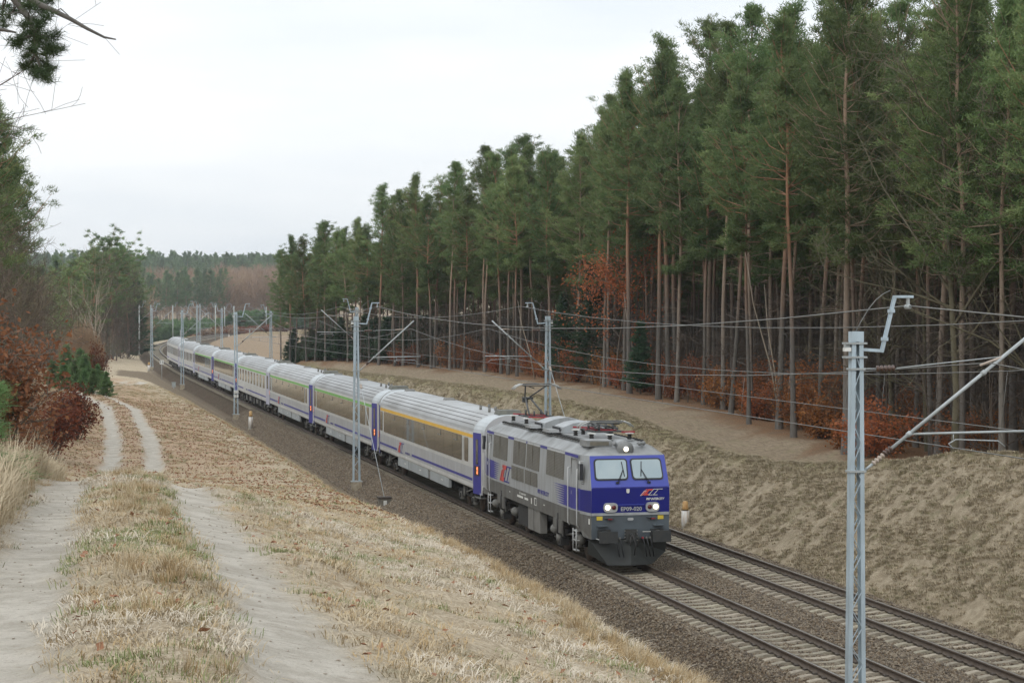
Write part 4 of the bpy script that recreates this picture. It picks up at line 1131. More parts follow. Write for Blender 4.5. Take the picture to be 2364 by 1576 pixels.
    for k in (8, 9, 10, 11):
        for kk in (k, len(s0) - 1 - k):
            b = MB(); b.bar(s0[kk], s1[kk], .035, .02, M_SEAM); b.build('roof_seam', r)
    for y, w_ in ((.75, 1),):
        b = MB(); b.box((0, y + .3, 4.10), (.95, 1.0, .18), mat('roof_vent', (.15, .15, .12), (.10, .10, .09), 4, .7), top=.86); b.build('roof_vent', r)
    for x, y in ((-.35, 3.0), (.1, 3.9), (-.3, 5.0), (.3, 6.1)):
        b = MB(); b.cyl((x, y, 4.08), .055, .22, M_BOXG, 'Z', 10); b.build('roof_pipe', r)
    for y in (14.0, 24.6):
        b = MB(); b.box((.1, y, 4.07), (.5, .6, .10), M_BOXG, top=.8); b.build('roof_hatch', r)
    # underfloor
    b = MB(); b.box((0, CL / 2, .98), (2.4, CL - .8, .14), M_UNDER); b.build('underframe', r)
    if kind == 'wide':
        for sx in (-1, 1):
            for y0, y1 in ((6.4, 10.8), (11.4, 16.4), (16.5, 19.4)):
                b = MB(); b.box((sx * 1.33, (y0 + y1) / 2, .84), (.12, y1 - y0 - .04, .40), M_SKIRT); q = b.build('skirt_panel', r)
                b = MB(); b.box((sx * 1.395, (y0 + y1) / 2 - .6, .86), (.008, .45, .04), M_WHITE); b.build('marking_dash', q)
            b = MB(); b.box((sx * 1.30, 11.1, .84), (.10, .5, .40), M_BOXG); b.build('skirt_panel', r)
        b = MB(); b.box((0, 12.9, .78), (2.3, 12.8, .45), M_UNDER); b.build('equipment_raft', r)
    else:
        for y0, y1, dz in ((6.2, 7.4, .5), (8.0, 10.5, .42), (11.2, 12.4, .55), (13.4, 16.2, .45), (17.2, 18.8, .5)):
            b = MB(); b.box((0, (y0 + y1) / 2, .92 - dz / 2), (2.5, y1 - y0, dz), M_UNDER); b.box((-1.27, (y0 + y1) / 2 + .1, .92 - dz / 2), (.03, (y1 - y0) * .4, dz * .7), M_UNDL); b.build('underfloor_case', r)
    for yc_ in (3.55, CL - 3.55): wheelset_bogie(r, yc_, 2.56, .46, 'bogie')
    return r
protos = {}
cspec = [('wide', 'y', 'first coach behind the locomotive, with a yellow stripe above its long dark window band'),
 ('wide', 'g', 'second coach, with a bright green stripe, partly behind the lattice mast'),
 ('wide', 'g', 'third coach, green striped with a dull brownish roof and orange door display'),
 ('narrow', 'g', 'fourth coach, with nine separate narrow windows and pale violet doors'),
 ('wide', 'g', 'fifth coach, wide dark windows and green stripe just left of the plated mast'),
 ('wide', 'g', 'sixth coach, wide dark windows and green stripe right of the mast with the grey box'),
 ('narrow', '', 'seventh coach, mostly hidden by the lattice mast with the grey box'),
 ('narrow', '', 'last coach at the tail of the train, with a row of small windows')]
for i, (kd, st, lab) in enumerate(cspec):
    key = (kd, st)
    if key not in protos: c = protos[key] = make_coach(kd, {'y': M_YSTR, 'g': M_GSTR, '': None}[st])
    else: c = copy_tree(protos[key])
    s0 = 16.30 + 26.4 * i
    a = Vector(at(s0, 0)); e_ = Vector(at(s0 + 26, 0)); d = e_ - a
    c.name = 'coach'; c.location = a; c.rotation_euler = (math.atan2(d.z, d.xy.length), 0, -math.atan2(d.x, d.y))
    tag(c, lab, 'railway coach', 'coaches of the passenger train')
# ------------------------------------------------------------ vegetation
M_BARK = None
def bark_material(name, low, high, zmid, zw, objvar=.15):
    m = mat(name, low, tuple(x * .7 for x in low), 9, .9, bump=.4, objvar=objvar, stretch=(1, 1, .25))
    n, l = m.node_tree.nodes, m.node_tree.links
    b = n['Principled BSDF']; src = b.inputs['Base Color'].links[0].from_socket
    t = n.new('ShaderNodeTexCoord'); sp = n.new('ShaderNodeSeparateXYZ'); l.new(t.outputs['Object'], sp.inputs[0])
    nt = n.new('ShaderNodeTexNoise'); nt.inputs['Scale'].default_value = .8; l.new(t.outputs['Object'], nt.inputs['Vector'])
    ad = n.new('ShaderNodeMath'); ad.operation = 'MULTIPLY_ADD'; ad.inputs[1].default_value = 5; l.new(nt.outputs['Fac'], ad.inputs[0]); l.new(sp.outputs['Z'], ad.inputs[2])
    r = n.new('ShaderNodeMapRange'); r.inputs['From Min'].default_value = zmid - zw + 2.5; r.inputs['From Max'].default_value = zmid + zw + 2.5; l.new(ad.outputs[0], r.inputs['Value'])
    n2 = n.new('ShaderNodeTexNoise'); n2.inputs['Scale'].default_value = 5; l.new(t.outputs['Object'], n2.inputs['Vector'])
    hm = n.new('ShaderNodeMix'); hm.data_type = 'RGBA'; hm.inputs['A'].default_value = (*high, 1); hm.inputs['B'].default_value = (*[x * .62 for x in high], 1); l.new(n2.outputs['Fac'], hm.inputs['Factor'])
    x = n.new('ShaderNodeMix'); x.data_type = 'RGBA'; l.new(r.outputs[0], x.inputs['Factor']); l.new(src, x.inputs['A']); l.new(hm.outputs['Result'], x.inputs['B'])
    l.new(x.outputs['Result'], b.inputs['Base Color']); return m
M_PBARK = bark_material('pine_bark', (.135, .122, .105), (.38, .205, .115), 8.5, 3.5)
M_PB2 = bark_material('pine_bark_pale', (.19, .17, .145), (.37, .26, .175), 7, 4)
def leaf_mat(name, c1, c2, scale, objvar, rough=.65, trans=.15):
    m = mat(name, c1, c2, scale, rough, objvar=objvar, spec=.25, detail=3)
    n, l = m.node_tree.nodes, m.node_tree.links            # leaves let some light through
    b = n['Principled BSDF']; out = [q for q in n if q.type == 'OUTPUT_MATERIAL'][0]; src = b.inputs['Base Color'].links[0].from_socket
    tr = n.new('ShaderNodeBsdfTranslucent'); mx = n.new('ShaderNodeMixShader'); mx.inputs[0].default_value = .38
    l.new(src, tr.inputs['Color']); l.new(b.outputs[0], mx.inputs[1]); l.new(tr.outputs[0], mx.inputs[2]); l.new(mx.outputs[0], out.inputs['Surface'])
    return m
M_NEED = leaf_mat('pine_needles', (.095, .155, .055), (.20, .25, .10), 1.1, .32)
M_NEEDN = leaf_mat('pine_needles_near', (.04, .07, .03), (.09, .125, .055), 3, .1)
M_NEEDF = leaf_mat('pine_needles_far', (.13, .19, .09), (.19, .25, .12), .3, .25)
M_SPRU = leaf_mat('spruce_needles', (.04, .08, .04), (.07, .12, .06), 1.2, .25)
M_YPINE = leaf_mat('young_pine_needles', (.11, .19, .07), (.17, .26, .105), .5, .2)
M_BEECH = leaf_mat('beech_leaves_rust', (.24, .083, .028), (.42, .17, .06), 2.4, .22)
M_BEECHD = leaf_mat('beech_leaves_dark', (.125, .038, .018), (.235, .085, .035), 4, .2)
M_OAKL = leaf_mat('oak_leaves_brown', (.145, .058, .028), (.27, .125, .06), 6, .1)
M_TWIG = mat('twigs_brown', (.085, .065, .048), (.13, .10, .07), 2, .9, objvar=.2)
M_TWIGG = mat('twigs_olive', (.115, .105, .06), (.16, .14, .085), 1.2, .9, objvar=.2)
M_TWIGP = mat('twigs_pale', (.34, .29, .22), (.25, .20, .15), 1.5, .85, objvar=.12)
M_TWIGT = mat('twigs_tan', (.33, .225, .135), (.25, .165, .10), 2, .85, objvar=.1)
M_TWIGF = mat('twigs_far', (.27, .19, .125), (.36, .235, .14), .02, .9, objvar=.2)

class Soup:
    def __init__(s): s.V = []; s.F = []; s.n = 0
    def add(s, V, F): s.V.append(V); s.F.append(F + s.n); s.n += len(V)
    def mesh(s, name, m, smooth=False):
        return fast_mesh(name, np.concatenate(s.V), np.concatenate(s.F), [m], smooth=smooth)
def tube_np(P, rad, n=4):
    P = np.asarray(P, float); N = len(P); T = np.gradient(P, axis=0); T /= np.linalg.norm(T, axis=1)[:, None] + 1e-9
    up = np.array([.31, .17, .93]) if abs(T[0, 2]) < .8 else np.array([.9, .31, .1])
    A = np.cross(T, up); A /= np.linalg.norm(A, axis=1)[:, None] + 1e-9; B = np.cross(A, T)
    a = np.arange(n) * 2 * np.pi / n
    V = P[:, None] + (A[:, None] * np.cos(a)[None, :, None] + B[:, None] * np.sin(a)[None, :, None]) * np.asarray(rad)[:, None, None]
    i = np.arange(N - 1)[:, None]; k = np.arange(n)[None]
    F = np.stack([i * n + k, i * n + (k + 1) % n, (i + 1) * n + (k + 1) % n, (i + 1) * n + k], -1).reshape(-1, 4)
    return V.reshape(-1, 3), F
def blades(g, C, npc, rc, ln, wd, up=.35, flat=.6, outward=None):
    """needle triangles round clump centres C"""
    C = np.repeat(C, npc, 0); n = len(C)
    D = g.normal(size=(n, 3)); D /= np.linalg.norm(D, axis=1)[:, None]; D[:, 2] = D[:, 2] * flat + up
    if outward is not None: D = D + np.repeat(outward, npc, 0) * .5
    D /= np.linalg.norm(D, axis=1)[:, None]
    p = C + g.normal(size=(n, 3)) * rc * np.array([1, 1, .55])
    W = np.cross(D, g.normal(size=(n, 3))); W /= np.linalg.norm(W, axis=1)[:, None]
    L = ln * g.uniform(.6, 1.2, (n, 1)); w = wd * g.uniform(.7, 1.2, (n, 1)) / 2
    V = np.stack([p + W * w, p - W * w, p + D * L], 1).reshape(-1, 3)
    return V, np.arange(3 * n).reshape(-1, 3)
def leaves(g, C, ln, wd):
    n = len(C); D = g.normal(size=(n, 3)); D[:, 2] *= .6; D /= np.linalg.norm(D, axis=1)[:, None]
    W = np.cross(D, g.normal(size=(n, 3))); W /= np.linalg.norm(W, axis=1)[:, None]
    L = ln * g.uniform(.6, 1.2, (n, 1)); w = wd * g.uniform(.6, 1.2, (n, 1)) / 2
    V = np.stack([C, C + D * L * .5 + W * w, C + D * L, C + D * L * .5 - W * w], 1).reshape(-1, 3)
    return V, np.arange(4 * n).reshape(-1, 4)

def pine(seed, H=22, cb=.58, Rc=2.3, r0=.17, dens=1.0, npc=30, ln=.34, wd=.055, step=.42, crooked=.25, dead=10, twist=0.0, taper=.78):
    g = np.random.default_rng(seed); wood = Soup(); crown = Soup()
    zz = np.linspace(0, H, 12)
    ph = g.uniform(0, 6, 4)
    bx = crooked * (np.sin(zz / H * 3 + ph[0]) - math.sin(ph[0])) + .12 * np.sin(zz * .7 + ph[1]) * zz / H; by = crooked * (np.sin(zz / H * 2.6 + ph[2]) - math.sin(ph[2])) + .12 * np.sin(zz * .6 + ph[3]) * zz / H
    if twist: bx = bx + twist * sst(zz / H, .55, .9)
    T = np.stack([bx, by, zz], 1)
    wood.add(*tube_np(T, r0 * (1 - zz / H * .86) ** .8 * (1 + .35 * np.exp(-zz / .5)), 7))
    def tp(z): return np.array([np.interp(z, zz, bx), np.interp(z, zz, by), z])
    zc = cb * H; z = zc; C = []; O = []
    while z < H - .15:
        t = (z - zc) / (H - zc)
        prof = (min(1, .45 + t * 1.9)) * (1 - t ** 1.9 * taper) * (1 + .22 * math.sin(z * 1.1 + ph[0] * 3))
        for _ in range(g.integers(2, 5)):
            a = g.uniform(0, 2 * np.pi); L = Rc * prof * g.uniform(.45, 1.35)
            el = .08 + t * 1.05 * (taper > .6) + t * .4 * (taper <= .6) + g.normal() * .17
            d = np.array([math.cos(a) * math.cos(el), math.sin(a) * math.cos(el), math.sin(el)])
            s0 = tp(z); mid = s0 + d * L * .55 + np.array([0, 0, -.06 * L]); end = s0 + d * L + np.array([0, 0, .14 * L])
            wood.add(*tube_np([s0, mid, end], [.045 * (1.2 - t), .028, .010], 3))
            for q in np.arange(.34 if L > 1 else .5, 1.04, .16 / dens):
                if g.uniform() < .12 + .25 * (t > .75): continue
                p = (s0 * (1 - q) ** 2 + 2 * mid * q * (1 - q) + end * q * q)
                C.append(p + g.normal(size=3) * .16 * L * .6 * np.array([1, 1, .4])); O.append(d)
        z += step * g.uniform(.7, 1.3)
    for k in range(6): C.append(tp(H - k * .14) + g.normal(size=3) * .06); O.append(np.array([0, 0, 1.]))
    C = np.array(C); O = np.array(O)
    crown.add(*blades(g, C, npc, .19, ln, wd, outward=O))
    for _ in range(dead):
        z = g.uniform(.12 * H, max(zc, .14 * H)); a = g.uniform(0, 2 * np.pi); L = g.uniform(.5, 1.9)
        s0 = tp(z); d = np.array([math.cos(a), math.sin(a), g.uniform(-.15, .35)])
        wood.add(*tube_np([s0, s0 + d * L * .5, s0 + d * L + np.array([0, 0, -.1])], [.022, .014, .006], 3))
    return wood, crown
def bare(seed, H=10, r0=.12, nmain=7, spread=.55, levels=3, kids=6, up=.5, minr=.006, start=.25, twiglen=.55):
    g = np.random.default_rng(seed); w = Soup(); tips = []
    def branch(p, d, L, r, lev):
        n = 5 if lev == 0 else 4 if lev < levels else 3
        P = [p]; dd = d.copy(); m = 7 if lev == 0 else 4
        for i in range(m - 1):
            dd = dd + g.normal(size=3) * (.05 if lev == 0 else .16) + np.array([0, 0, .10 * up]); dd /= np.linalg.norm(dd)
            P.append(P[-1] + dd * L / (m - 1))
        P = np.array(P); rr = np.maximum(r * (1 - np.linspace(0, 1, m) * .85), minr)
        w.add(*tube_np(P, rr, n if lev else 6))
        if lev >= levels: tips.append(P); return
        k = nmain if lev == 0 else kids
        for j in range(k):
            q = g.uniform(start if lev == 0 else .15, .98); i = q * (m - 1); a = int(i); pp = P[a] * (1 - (i - a)) + P[min(a + 1, m - 1)] * (i - a)
            t = P[min(a + 1, m - 1)] - P[a]; t = t / (np.linalg.norm(t) + 1e-9)
            s = g.normal(size=3); s -= t * (s @ t); s /= np.linalg.norm(s)
            nd = t * (1 - spread) + s * spread + np.array([0, 0, .12 * up]); nd /= np.linalg.norm(nd)
            branch(pp, nd, L * (.52 if lev == 0 else twiglen) * g.uniform(.6, 1.2) * (1.15 - q * .5), max(rr[a] * .5, minr), lev + 1)
    branch(np.zeros(3), np.array([g.normal() * .04, g.normal() * .04, 1.0]), H, r0, 0)
    return w, tips
def shrub(seed, H, Rr, stems=9, nl=1500, lf=(.11, .08), minr=.006, clump=.12):
    """stems from the ground with twigs and leaves"""
    g = np.random.default_rng(seed); w = Soup(); C = []
    for i in range(stems):
        a = g.uniform(0, 2 * np.pi); rr_ = Rr * math.sqrt(g.uniform(0, 1)) * .9; hh = H * g.uniform(.5, 1.0) * (1 - .25 * rr_ / Rr)
        p0 = np.array([math.cos(a) * rr_ * .25, math.sin(a) * rr_ * .25, 0]); p2 = np.array([math.cos(a) * rr_, math.sin(a) * rr_, hh]); p1 = (p0 + p2) / 2 + np.array([0, 0, hh * .12])
        w.add(*tube_np([p0, p1, p2], [.028, .016, minr], 4))
        for j in range(13):
            q = g.uniform(.12, 1); b = p0 * (1 - q) ** 2 + 2 * p1 * q * (1 - q) + p2 * q * q
            d = g.normal(size=3); d[2] = abs(d[2]) * .6; d /= np.linalg.norm(d); L = g.uniform(.25, .6) * min(H, 3) * .45
            e = b + d * L; w.add(*tube_np([b, (b + e) / 2 + g.normal(size=3) * .03, e], [.010, .007, minr * .8], 3))
            for t in np.linspace(.3, 1, 4): C.append(b + (e - b) * t)
    C = np.array(C); k = max(1, nl // len(C) + 1)
    LC = np.repeat(C, k, 0) + g.normal(size=(len(C) * k, 3)) * clump
    LC = LC[g.permutation(len(LC))[:nl]]; LC = LC[LC[:, 2] > .02]
    lv = Soup(); lv.add(*leaves(g, LC, *lf)); return w, lv
def spruce(seed, H, Rr, npc=16, ln=.22, wd=.05, step=.22):
    g = np.random.default_rng(seed); w = Soup(); C = []; O = []
    w.add(*tube_np([[0, 0, 0], [0, 0, H * .5], [0, 0, H]], [.02 * H * .6, .012 * H * .6, .008], 5))
    z = .12 * H
    while z < H:
        t = z / H; L0 = Rr * (1 - t) ** .8
        for _ in range(6):
            a = g.uniform(0, 2 * np.pi); L = L0 * g.uniform(.75, 1.15); d = np.array([math.cos(a), math.sin(a), .12 + .4 * t])
            s0 = np.array([0, 0, z]); w.add(*tube_np([s0, s0 + d * L * .5, s0 + d * L], [.015, .01, .005], 3))
            for q in np.arange(.25, 1.02, .25 if L > .4 else .5): C.append(s0 + d * L * q + g.normal(size=3) * .05); O.append(d)
        z += step
    C.append(np.array([0, 0, H])); O.append(np.array([0, 0, 1.]))
    c = Soup(); c.add(*blades(g, np.array(C), npc, .08, ln, wd, up=.1, flat=.4, outward=np.array(O))); return w, c

CAMP = np.array([-18.35, -65.03])
_fw = np.array([math.sin(.2211), math.cos(.2211)]); _rt = np.array([math.cos(.2211), -math.sin(.2211)])
def spot(b, d):
    """ground position d metres ahead of the viewpoint, b to the side per metre"""
    p = CAMP + _fw * d + _rt * b * d; return float(p[0]), float(p[1])
def plant(name, wm, cm, x, y, scale, rot, label, cat, group, cname='crown', wname='trunk', sink=.1, z=None):
    e = empty(name, (x, y, (gz(x, y) if z is None else z) - sink), rot); tag(e, label, cat, group)
    e.scale = (scale, scale, scale)
    if wm: new_obj(wname, wm, e)
    if cm: new_obj(cname, cm, e)
    return e

# ---- scattering of what cannot be counted
def scatter(name, P, scl, rz, idx, meshes, label=None, cat=None, tilt=None):
    c = bpy.data.collections.new(name + '_sources')
    for i, me in enumerate(meshes):
        o = bpy.data.objects.new('src_%02d_%s' % (i, name), me); c.objects.link(o)
    me = bpy.data.meshes.new(name); n = len(P); me.vertices.add(n); me.vertices.foreach_set('co', np.asarray(P, np.float32).ravel())
    a = me.attributes.new('scl', 'FLOAT', 'POINT'); a.data.foreach_set('value', np.asarray(scl, np.float32))
    rot = np.zeros((n, 3), np.float32); rot[:, 2] = rz
    if tilt is not None: rot[:, 0] = tilt[:, 0]; rot[:, 1] = tilt[:, 1]
    a = me.attributes.new('rot', 'FLOAT_VECTOR', 'POINT'); a.data.foreach_set('vector', rot.ravel())
    a = me.attributes.new('idx', 'INT', 'POINT'); a.data.foreach_set('value', np.asarray(idx, np.int32))
    o = new_obj(name, me); o['kind'] = 'stuff'
    if label: o['label'] = label
    if cat: o['category'] = cat
    ng = bpy.data.node_groups.new(name, 'GeometryNodeTree')
    ng.interface.new_socket('Geometry', in_out='INPUT', socket_type='NodeSocketGeometry'); ng.interface.new_socket('Geometry', in_out='OUTPUT', socket_type='NodeSocketGeometry')
    N, L = ng.nodes, ng.links
    gi = N.new('NodeGroupInput'); go = N.new('NodeGroupOutput'); ip = N.new('GeometryNodeInstanceOnPoints'); ci = N.new('GeometryNodeCollectionInfo')
    ci.inputs['Collection'].default_value = c; ci.inputs['Separate Children'].default_value = True; ci.inputs['Reset Children'].default_value = True
    def na(nm, t):
        q = N.new('GeometryNodeInputNamedAttribute'); q.data_type = t; q.inputs['Name'].default_value = nm; return q.outputs['Attribute']
    L.new(gi.outputs[0], ip.inputs['Points']); L.new(ci.outputs[0], ip.inputs['Instance']); ip.inputs['Pick Instance'].default_value = True
    L.new(na('idx', 'INT'), ip.inputs['Instance Index']); L.new(na('scl', 'FLOAT'), ip.inputs['Scale'])
    er = N.new('FunctionNodeEulerToRotation'); L.new(na('rot', 'FLOAT_VECTOR'), er.inputs[0]); L.new(er.outputs[0], ip.inputs['Rotation'])
    L.new(ip.outputs[0], go.inputs[0])
    md = o.modifiers.new('scatter', 'NODES'); md.node_group = ng
    return o
def two_mat(name, w, c, wm, cm):
    """trunk and crown in one mesh, for scattered far trees"""
    A = w.mesh(name, wm); B = c.mesh(name, cm)
    bm = bmesh.new(); bm.from_mesh(A); k = len(bm.faces); bm.from_mesh(B); bm.faces.ensure_lookup_table()
    for f in bm.faces[k:]: f.material_index = 1
    me = bpy.data.meshes.new(name); bm.to_mesh(me); bm.free(); me.materials.append(wm); me.materials.append(cm); return me

# ---- the pine wood on the right
PW = []
for i in range(10):
    g = np.random.default_rng(100 + i)
    H = [22, 20.5, 23.5, 21, 19.5, 22.5, 24, 20, 21.5, 23][i]
    w, c = pine(200 + i, H, [.36, .48, .52, .42, .54, .46, .40, .52, .38, .56][i], [3.4, 2.9, 3.3, 3.1, 2.6, 3.2, 3.7, 2.8, 3.4, 2.8][i], [.17, .14, .19, .15, .13, .16, .19, .13, .16, .15][i], npc=54, wd=.058, ln=.29, dead=22)
    PW.append((w.mesh('trunk', M_PBARK if i % 3 else M_PB2, True), c.mesh('crown', M_NEED)))
gq = np.random.default_rng(5)
def poisson(x0, x1, y0, y1, sp, inside, g, tries=30000, pts=None):
    out = [] if pts is None else pts; cell = {}
    for p in out: cell.setdefault((int(p[0] / sp), int(p[1] / sp)), []).append(p)
    X = g.uniform(x0, x1, tries); Y = g.uniform(y0, y1, tries); ok = inside(X, Y); new = []
    for x, y in zip(X[ok], Y[ok]):
        k = (int(x / sp), int(y / sp)); bad = False
        for a in (-1, 0, 1):
            for b in (-1, 0, 1):
                for q in cell.get((k[0] + a, k[1] + b), ()):
                    if (q[0] - x) ** 2 + (q[1] - y) ** 2 < sp * sp: bad = True; break
                if bad: break
            if bad: break
        if not bad: cell.setdefault(k, []).append((x, y)); new.append((x, y))
    return np.array(new)
def in_wood(X, Y):
    s, o = tcoord(X, Y); wo = np.interp(s, WS, WO)
    return (o > wo) & (s < 181 - (o - 8) * .15) & (s > -14)
fp_ = poisson(8, 62, -14, 190, 2.75, lambda X, Y: in_wood(X, Y), gq, 26000)
s_, o_ = tcoord(fp_[:, 0], fp_[:, 1]); dep = o_ - np.interp(s_, WS, WO)
vis = ((fp_ - CAMP) @ _rt) / ((fp_ - CAMP) @ _fw)
order = np.argsort(dep + .02 * np.abs(s_)); order = [i for i in order if vis[i] < .262][:290]
zones_ = [(-99, 5, 'at the right photo edge'), (5, 15, 'behind the nearest mast'), (15, 26, 'left of the nearest mast'), (26, 38, 'right above the locomotive'), (38, 50, 'behind the locomotive roof mast'), (50, 63, 'left of the roof mast'), (63, 80, 'by the orange beech tree'), (80, 100, 'above the second coach'), (100, 125, 'above the third coach'), (125, 150, 'above the fourth coach'), (150, 999, 'at the far left corner')]
chosen = set(order)
for k, i in enumerate(order):
    x, y = fp_[i]; v = int(gq.integers(0, 10)); zn = [z[2] for z in zones_ if z[0] <= s_[i] < z[1]][0]
    row = 'front row' if dep[i] < 2.6 else 'second row' if dep[i] < 6.5 else 'deeper'
    hf = float(np.interp(s_[i], [-5, 22, 45, 60, 90, 125, 150, 172], [.80, .83, .92, .93, .85, .74, .66, .60])) * (1 - .05 * min(dep[i] / 20, 1))
    sc = float(gq.uniform(.93, 1.05)) * hf
    thick = ['thick', 'slim', 'thick', 'slender', 'slim', 'straight', 'thick', 'slim', 'slender', 'straight'][v]
    bark = 'grey-barked' if v % 3 == 0 else 'reddish'; cr_ = 'low-reaching' if v in (0, 3, 6, 8) else 'high'
    lab = '%s %s pine, %s crown, %s, %s' % (thick, bark, cr_, row if row != 'deeper' else 'deeper in the wood', zn)
    e = plant('pine_tree', PW[v][0], PW[v][1], x, y, sc, float(gq.uniform(0, 6.28)), lab, 'pine tree', '%s %s pines, %s crown, %s, %s' % (thick, bark, cr_, row, zn))
    e.rotation_euler.x = float(gq.normal() * .012); e.rotation_euler.y = float(gq.normal() * .012)
rest = fp_[[i for i in range(len(fp_)) if i not in chosen]]
deep = poisson(40, 330, -20, 460, 4.6, lambda X, Y: (in_wood(X, Y) | ((X > 62) & (Y < 440) & (X > 70 + (Y - 170) * .35))) & ((X > 62) | (Y > 190)), gq, 40000)
allp = np.concatenate([rest, deep]); zz = ground(allp[:, 0], allp[:, 1], False)
LP = []
for i in range(4):
    w, c = pine(300 + i, 21 + i * .8, [.18, .4, .28, .45][i], 2.9, .16, npc=16, ln=.5, wd=.11, step=.5, dead=14)
    LP.append(two_mat('deep_pine', w, c, M_PBARK, M_NEED))
zz = ground(allp[:, 0], allp[:, 1])[0]
scatter('deep_pine_wood', np.c_[allp, zz - .1], gq.uniform(.92, 1.05, len(allp)) * np.where(allp[:, 0] > 62, .86, np.interp(allp[:, 1], [-5, 22, 45, 60, 90, 125, 150, 172], [.78, .80, .90, .91, .84, .73, .65, .58])), gq.uniform(0, 6.28, len(allp)), gq.integers(0, 4, len(allp)), LP, 'dark depth of the pine wood behind the first rows of trunks', 'wood')

# ---- rust coloured beech bushes, bare trees and spruces along the wood edge
SH = []
for i in range(6):
    w, l_ = shrub(400 + i, [2.9, 2.2, 3.4, 1.7, 2.5, 3.1][i], [1.4, 1.3, 1.5, 1.1, 1.6, 1.2][i], 12, 2400, (.13, .09), clump=.15)
    SH.append((w.mesh('stems', M_TWIG), l_.mesh('leaves', M_BEECH)))
bpos = [(38, 18.2), (31, 17.4), (26.5, 17.0), (17.5, 14.6), (13.2, 14.0), (9.5, 15.8), (2.5, 18.0), (43, 19.4), (48, 19.0), (57, 19.2), (68, 19.4), (82, 19.4), (90, 19.4), (104, 18.4), (118, 17.2), (34.5, 21), (28, 20.5), (21, 19.5), (50, 22.5), (65, 22.5), (12, 18.5), (7, 19.5), (132, 15.2), (45, 23), (98, 20), (36, 17.4), (29, 16.7), (23.5, 15.8), (46, 18.8), (53, 19.6), (61, 19.5), (75, 19.8), (111, 17.9), (40.5, 18.4), (65, 19.6), (33, 18.6)]
for k, (s, o) in enumerate(bpos):
    x, y, _z = at(s, o); v = k % 6; zn = [z[2] for z in zones_ if z[0] <= s < z[1]][0]
    plant('beech_bush', SH[v][0], SH[v][1], x, y, float(gq.uniform(.85, 1.25)) * (1.0 if s > 12 else .7), float(gq.uniform(0, 6.28)), 'rust-red leafy beech bush at the foot of the wood ' + zn, 'beech bush', 'beech bushes %s' % zn, 'leaves', 'stems')
w, tips = bare(411, 9.5, .10, 12, .6, 2, 8, start=.12, minr=.01)
TP = np.concatenate(tips); g = np.random.default_rng(3); LC = np.repeat(TP, 10, 0) + g.normal(size=(len(TP) * 10, 3)) * .22; lv = Soup(); lv.add(*leaves(g, LC, .17, .13))
x, y, _z = at(69, 18.8)
plant('beech_tree', w.mesh('trunk', M_TWIG), lv.mesh('leaves', M_BEECH), x, y, 1.0, .4, 'young beech tree full of orange leaves at the wood edge, left of the roof mast', 'beech tree', None, 'leaves')
for k, (s, o, h) in enumerate(((78, 19.6, 9.0), (84, 19.0, 6.5), (61, 18.2, 4.6), (152, 12.2, 4.5), (2.0, 18.2, 2.2))):
    w, c = spruce(430 + k, h, h * .26, 22, .24, .07, .28)
    x, y, _z = at(s, o)
    plant('spruce_tree', w.mesh('trunk', M_TWIG), c.mesh('crown', M_SPRU), x, y, 1, 0, ['dark green spruce left of the orange beech tree at the wood edge', 'second dark spruce further left of the orange beech tree', 'low dark spruce behind the locomotive pantograph', 'dark low spruce at the far corner of the wood by the coach roofs', 'small green spruce on the bank near the right edge of the photo'][k], 'spruce tree', None)
# bare deciduous trees in front of the pines
bt = [(7.0, 14.6, 13, 'bare olive-twigged tree in front of the pines, just left of the nearest mast top', 1.25), (3.5, 16.2, 10.5, 'bare thin tree behind the nearest mast, right of the taller bare tree', 1.0),
      (-1.5, 17.2, 9, 'bare twiggy tree at the right edge of the photo under the pines', 1.0), (16, 17.5, 8, 'low bare tree with many horizontal twigs among the right hand trunks', .9), (23, 19.0, 9, 'bare young tree between trunks above the rust coloured bushes', .9)]
for k, (s, o, h, lab, sc) in enumerate(bt):
    w, t_ = bare(440 + k, h * 1.15, .13 * sc, 17, .62, 3, 6, up=.55, minr=.009, start=.22); x, y, _z = at(s, o)
    plant('bare_tree', w.mesh('branches', M_TWIGG, True), None, x, y, 1.0, k * 1.3, lab, 'bare tree', None, wname='branches')
for k, (s, o, tilt, L, lab) in enumerate(((31, 16.6, .22, 8.5, 'thin pale dead stem leaning left over the rust bushes behind the locomotive'), (34, 17.6, .12, 7, 'second thin pale leaning stem left of the first over the rust bushes'), (64, 19.0, .16, 6.5, 'thin pale stem leaning by the orange beech tree'), (88, 17.8, .22, 6.0, 'thin bent pale stem in front of the wood above the second coach'))):
    b = MB(); b.tube([(0, 0, 0), (-.3 * L * tilt, 0, L * .35), (-.75 * L * tilt, .1, L * .7), (-1.0 * L * tilt, 0, L)], [.05, .045, .03, .015], M_TWIGP, 6)
    x, y, _z = at(s, o); o_2 = b.build('dead_stem', None, (x, y, gz(x, y) - .1)); tag(o_2, lab, 'dead tree')
# brushwood under the pines
BR = []
for i in range(3):
    w, t_ = bare(450 + i, [3.2, 5.5, 4.2][i], .035, 14, .7, 2, 7, minr=.009, start=.05); BR.append(w.mesh('brush', M_TWIG))
BR.append(two_mat('brush', *shrub(455, 1.4, 1.1, 8, 700, (.13, .09)), M_TWIG, M_BEECH))
bp = poisson(9, 90, -12, 178, 1.8, lambda X, Y: in_wood(X - 1.0, Y), gq, 16000)
scatter('forest_brushwood', np.c_[bp, ground(bp[:, 0], bp[:, 1])[0] - .05], gq.uniform(.6, 1.3, len(bp)), gq.uniform(0, 6.28, len(bp)), gq.choice([0, 1, 2, 0, 1, 2, 3], len(bp)), BR, 'tangle of thin brown brushwood on the floor of the pine wood', 'brushwood')

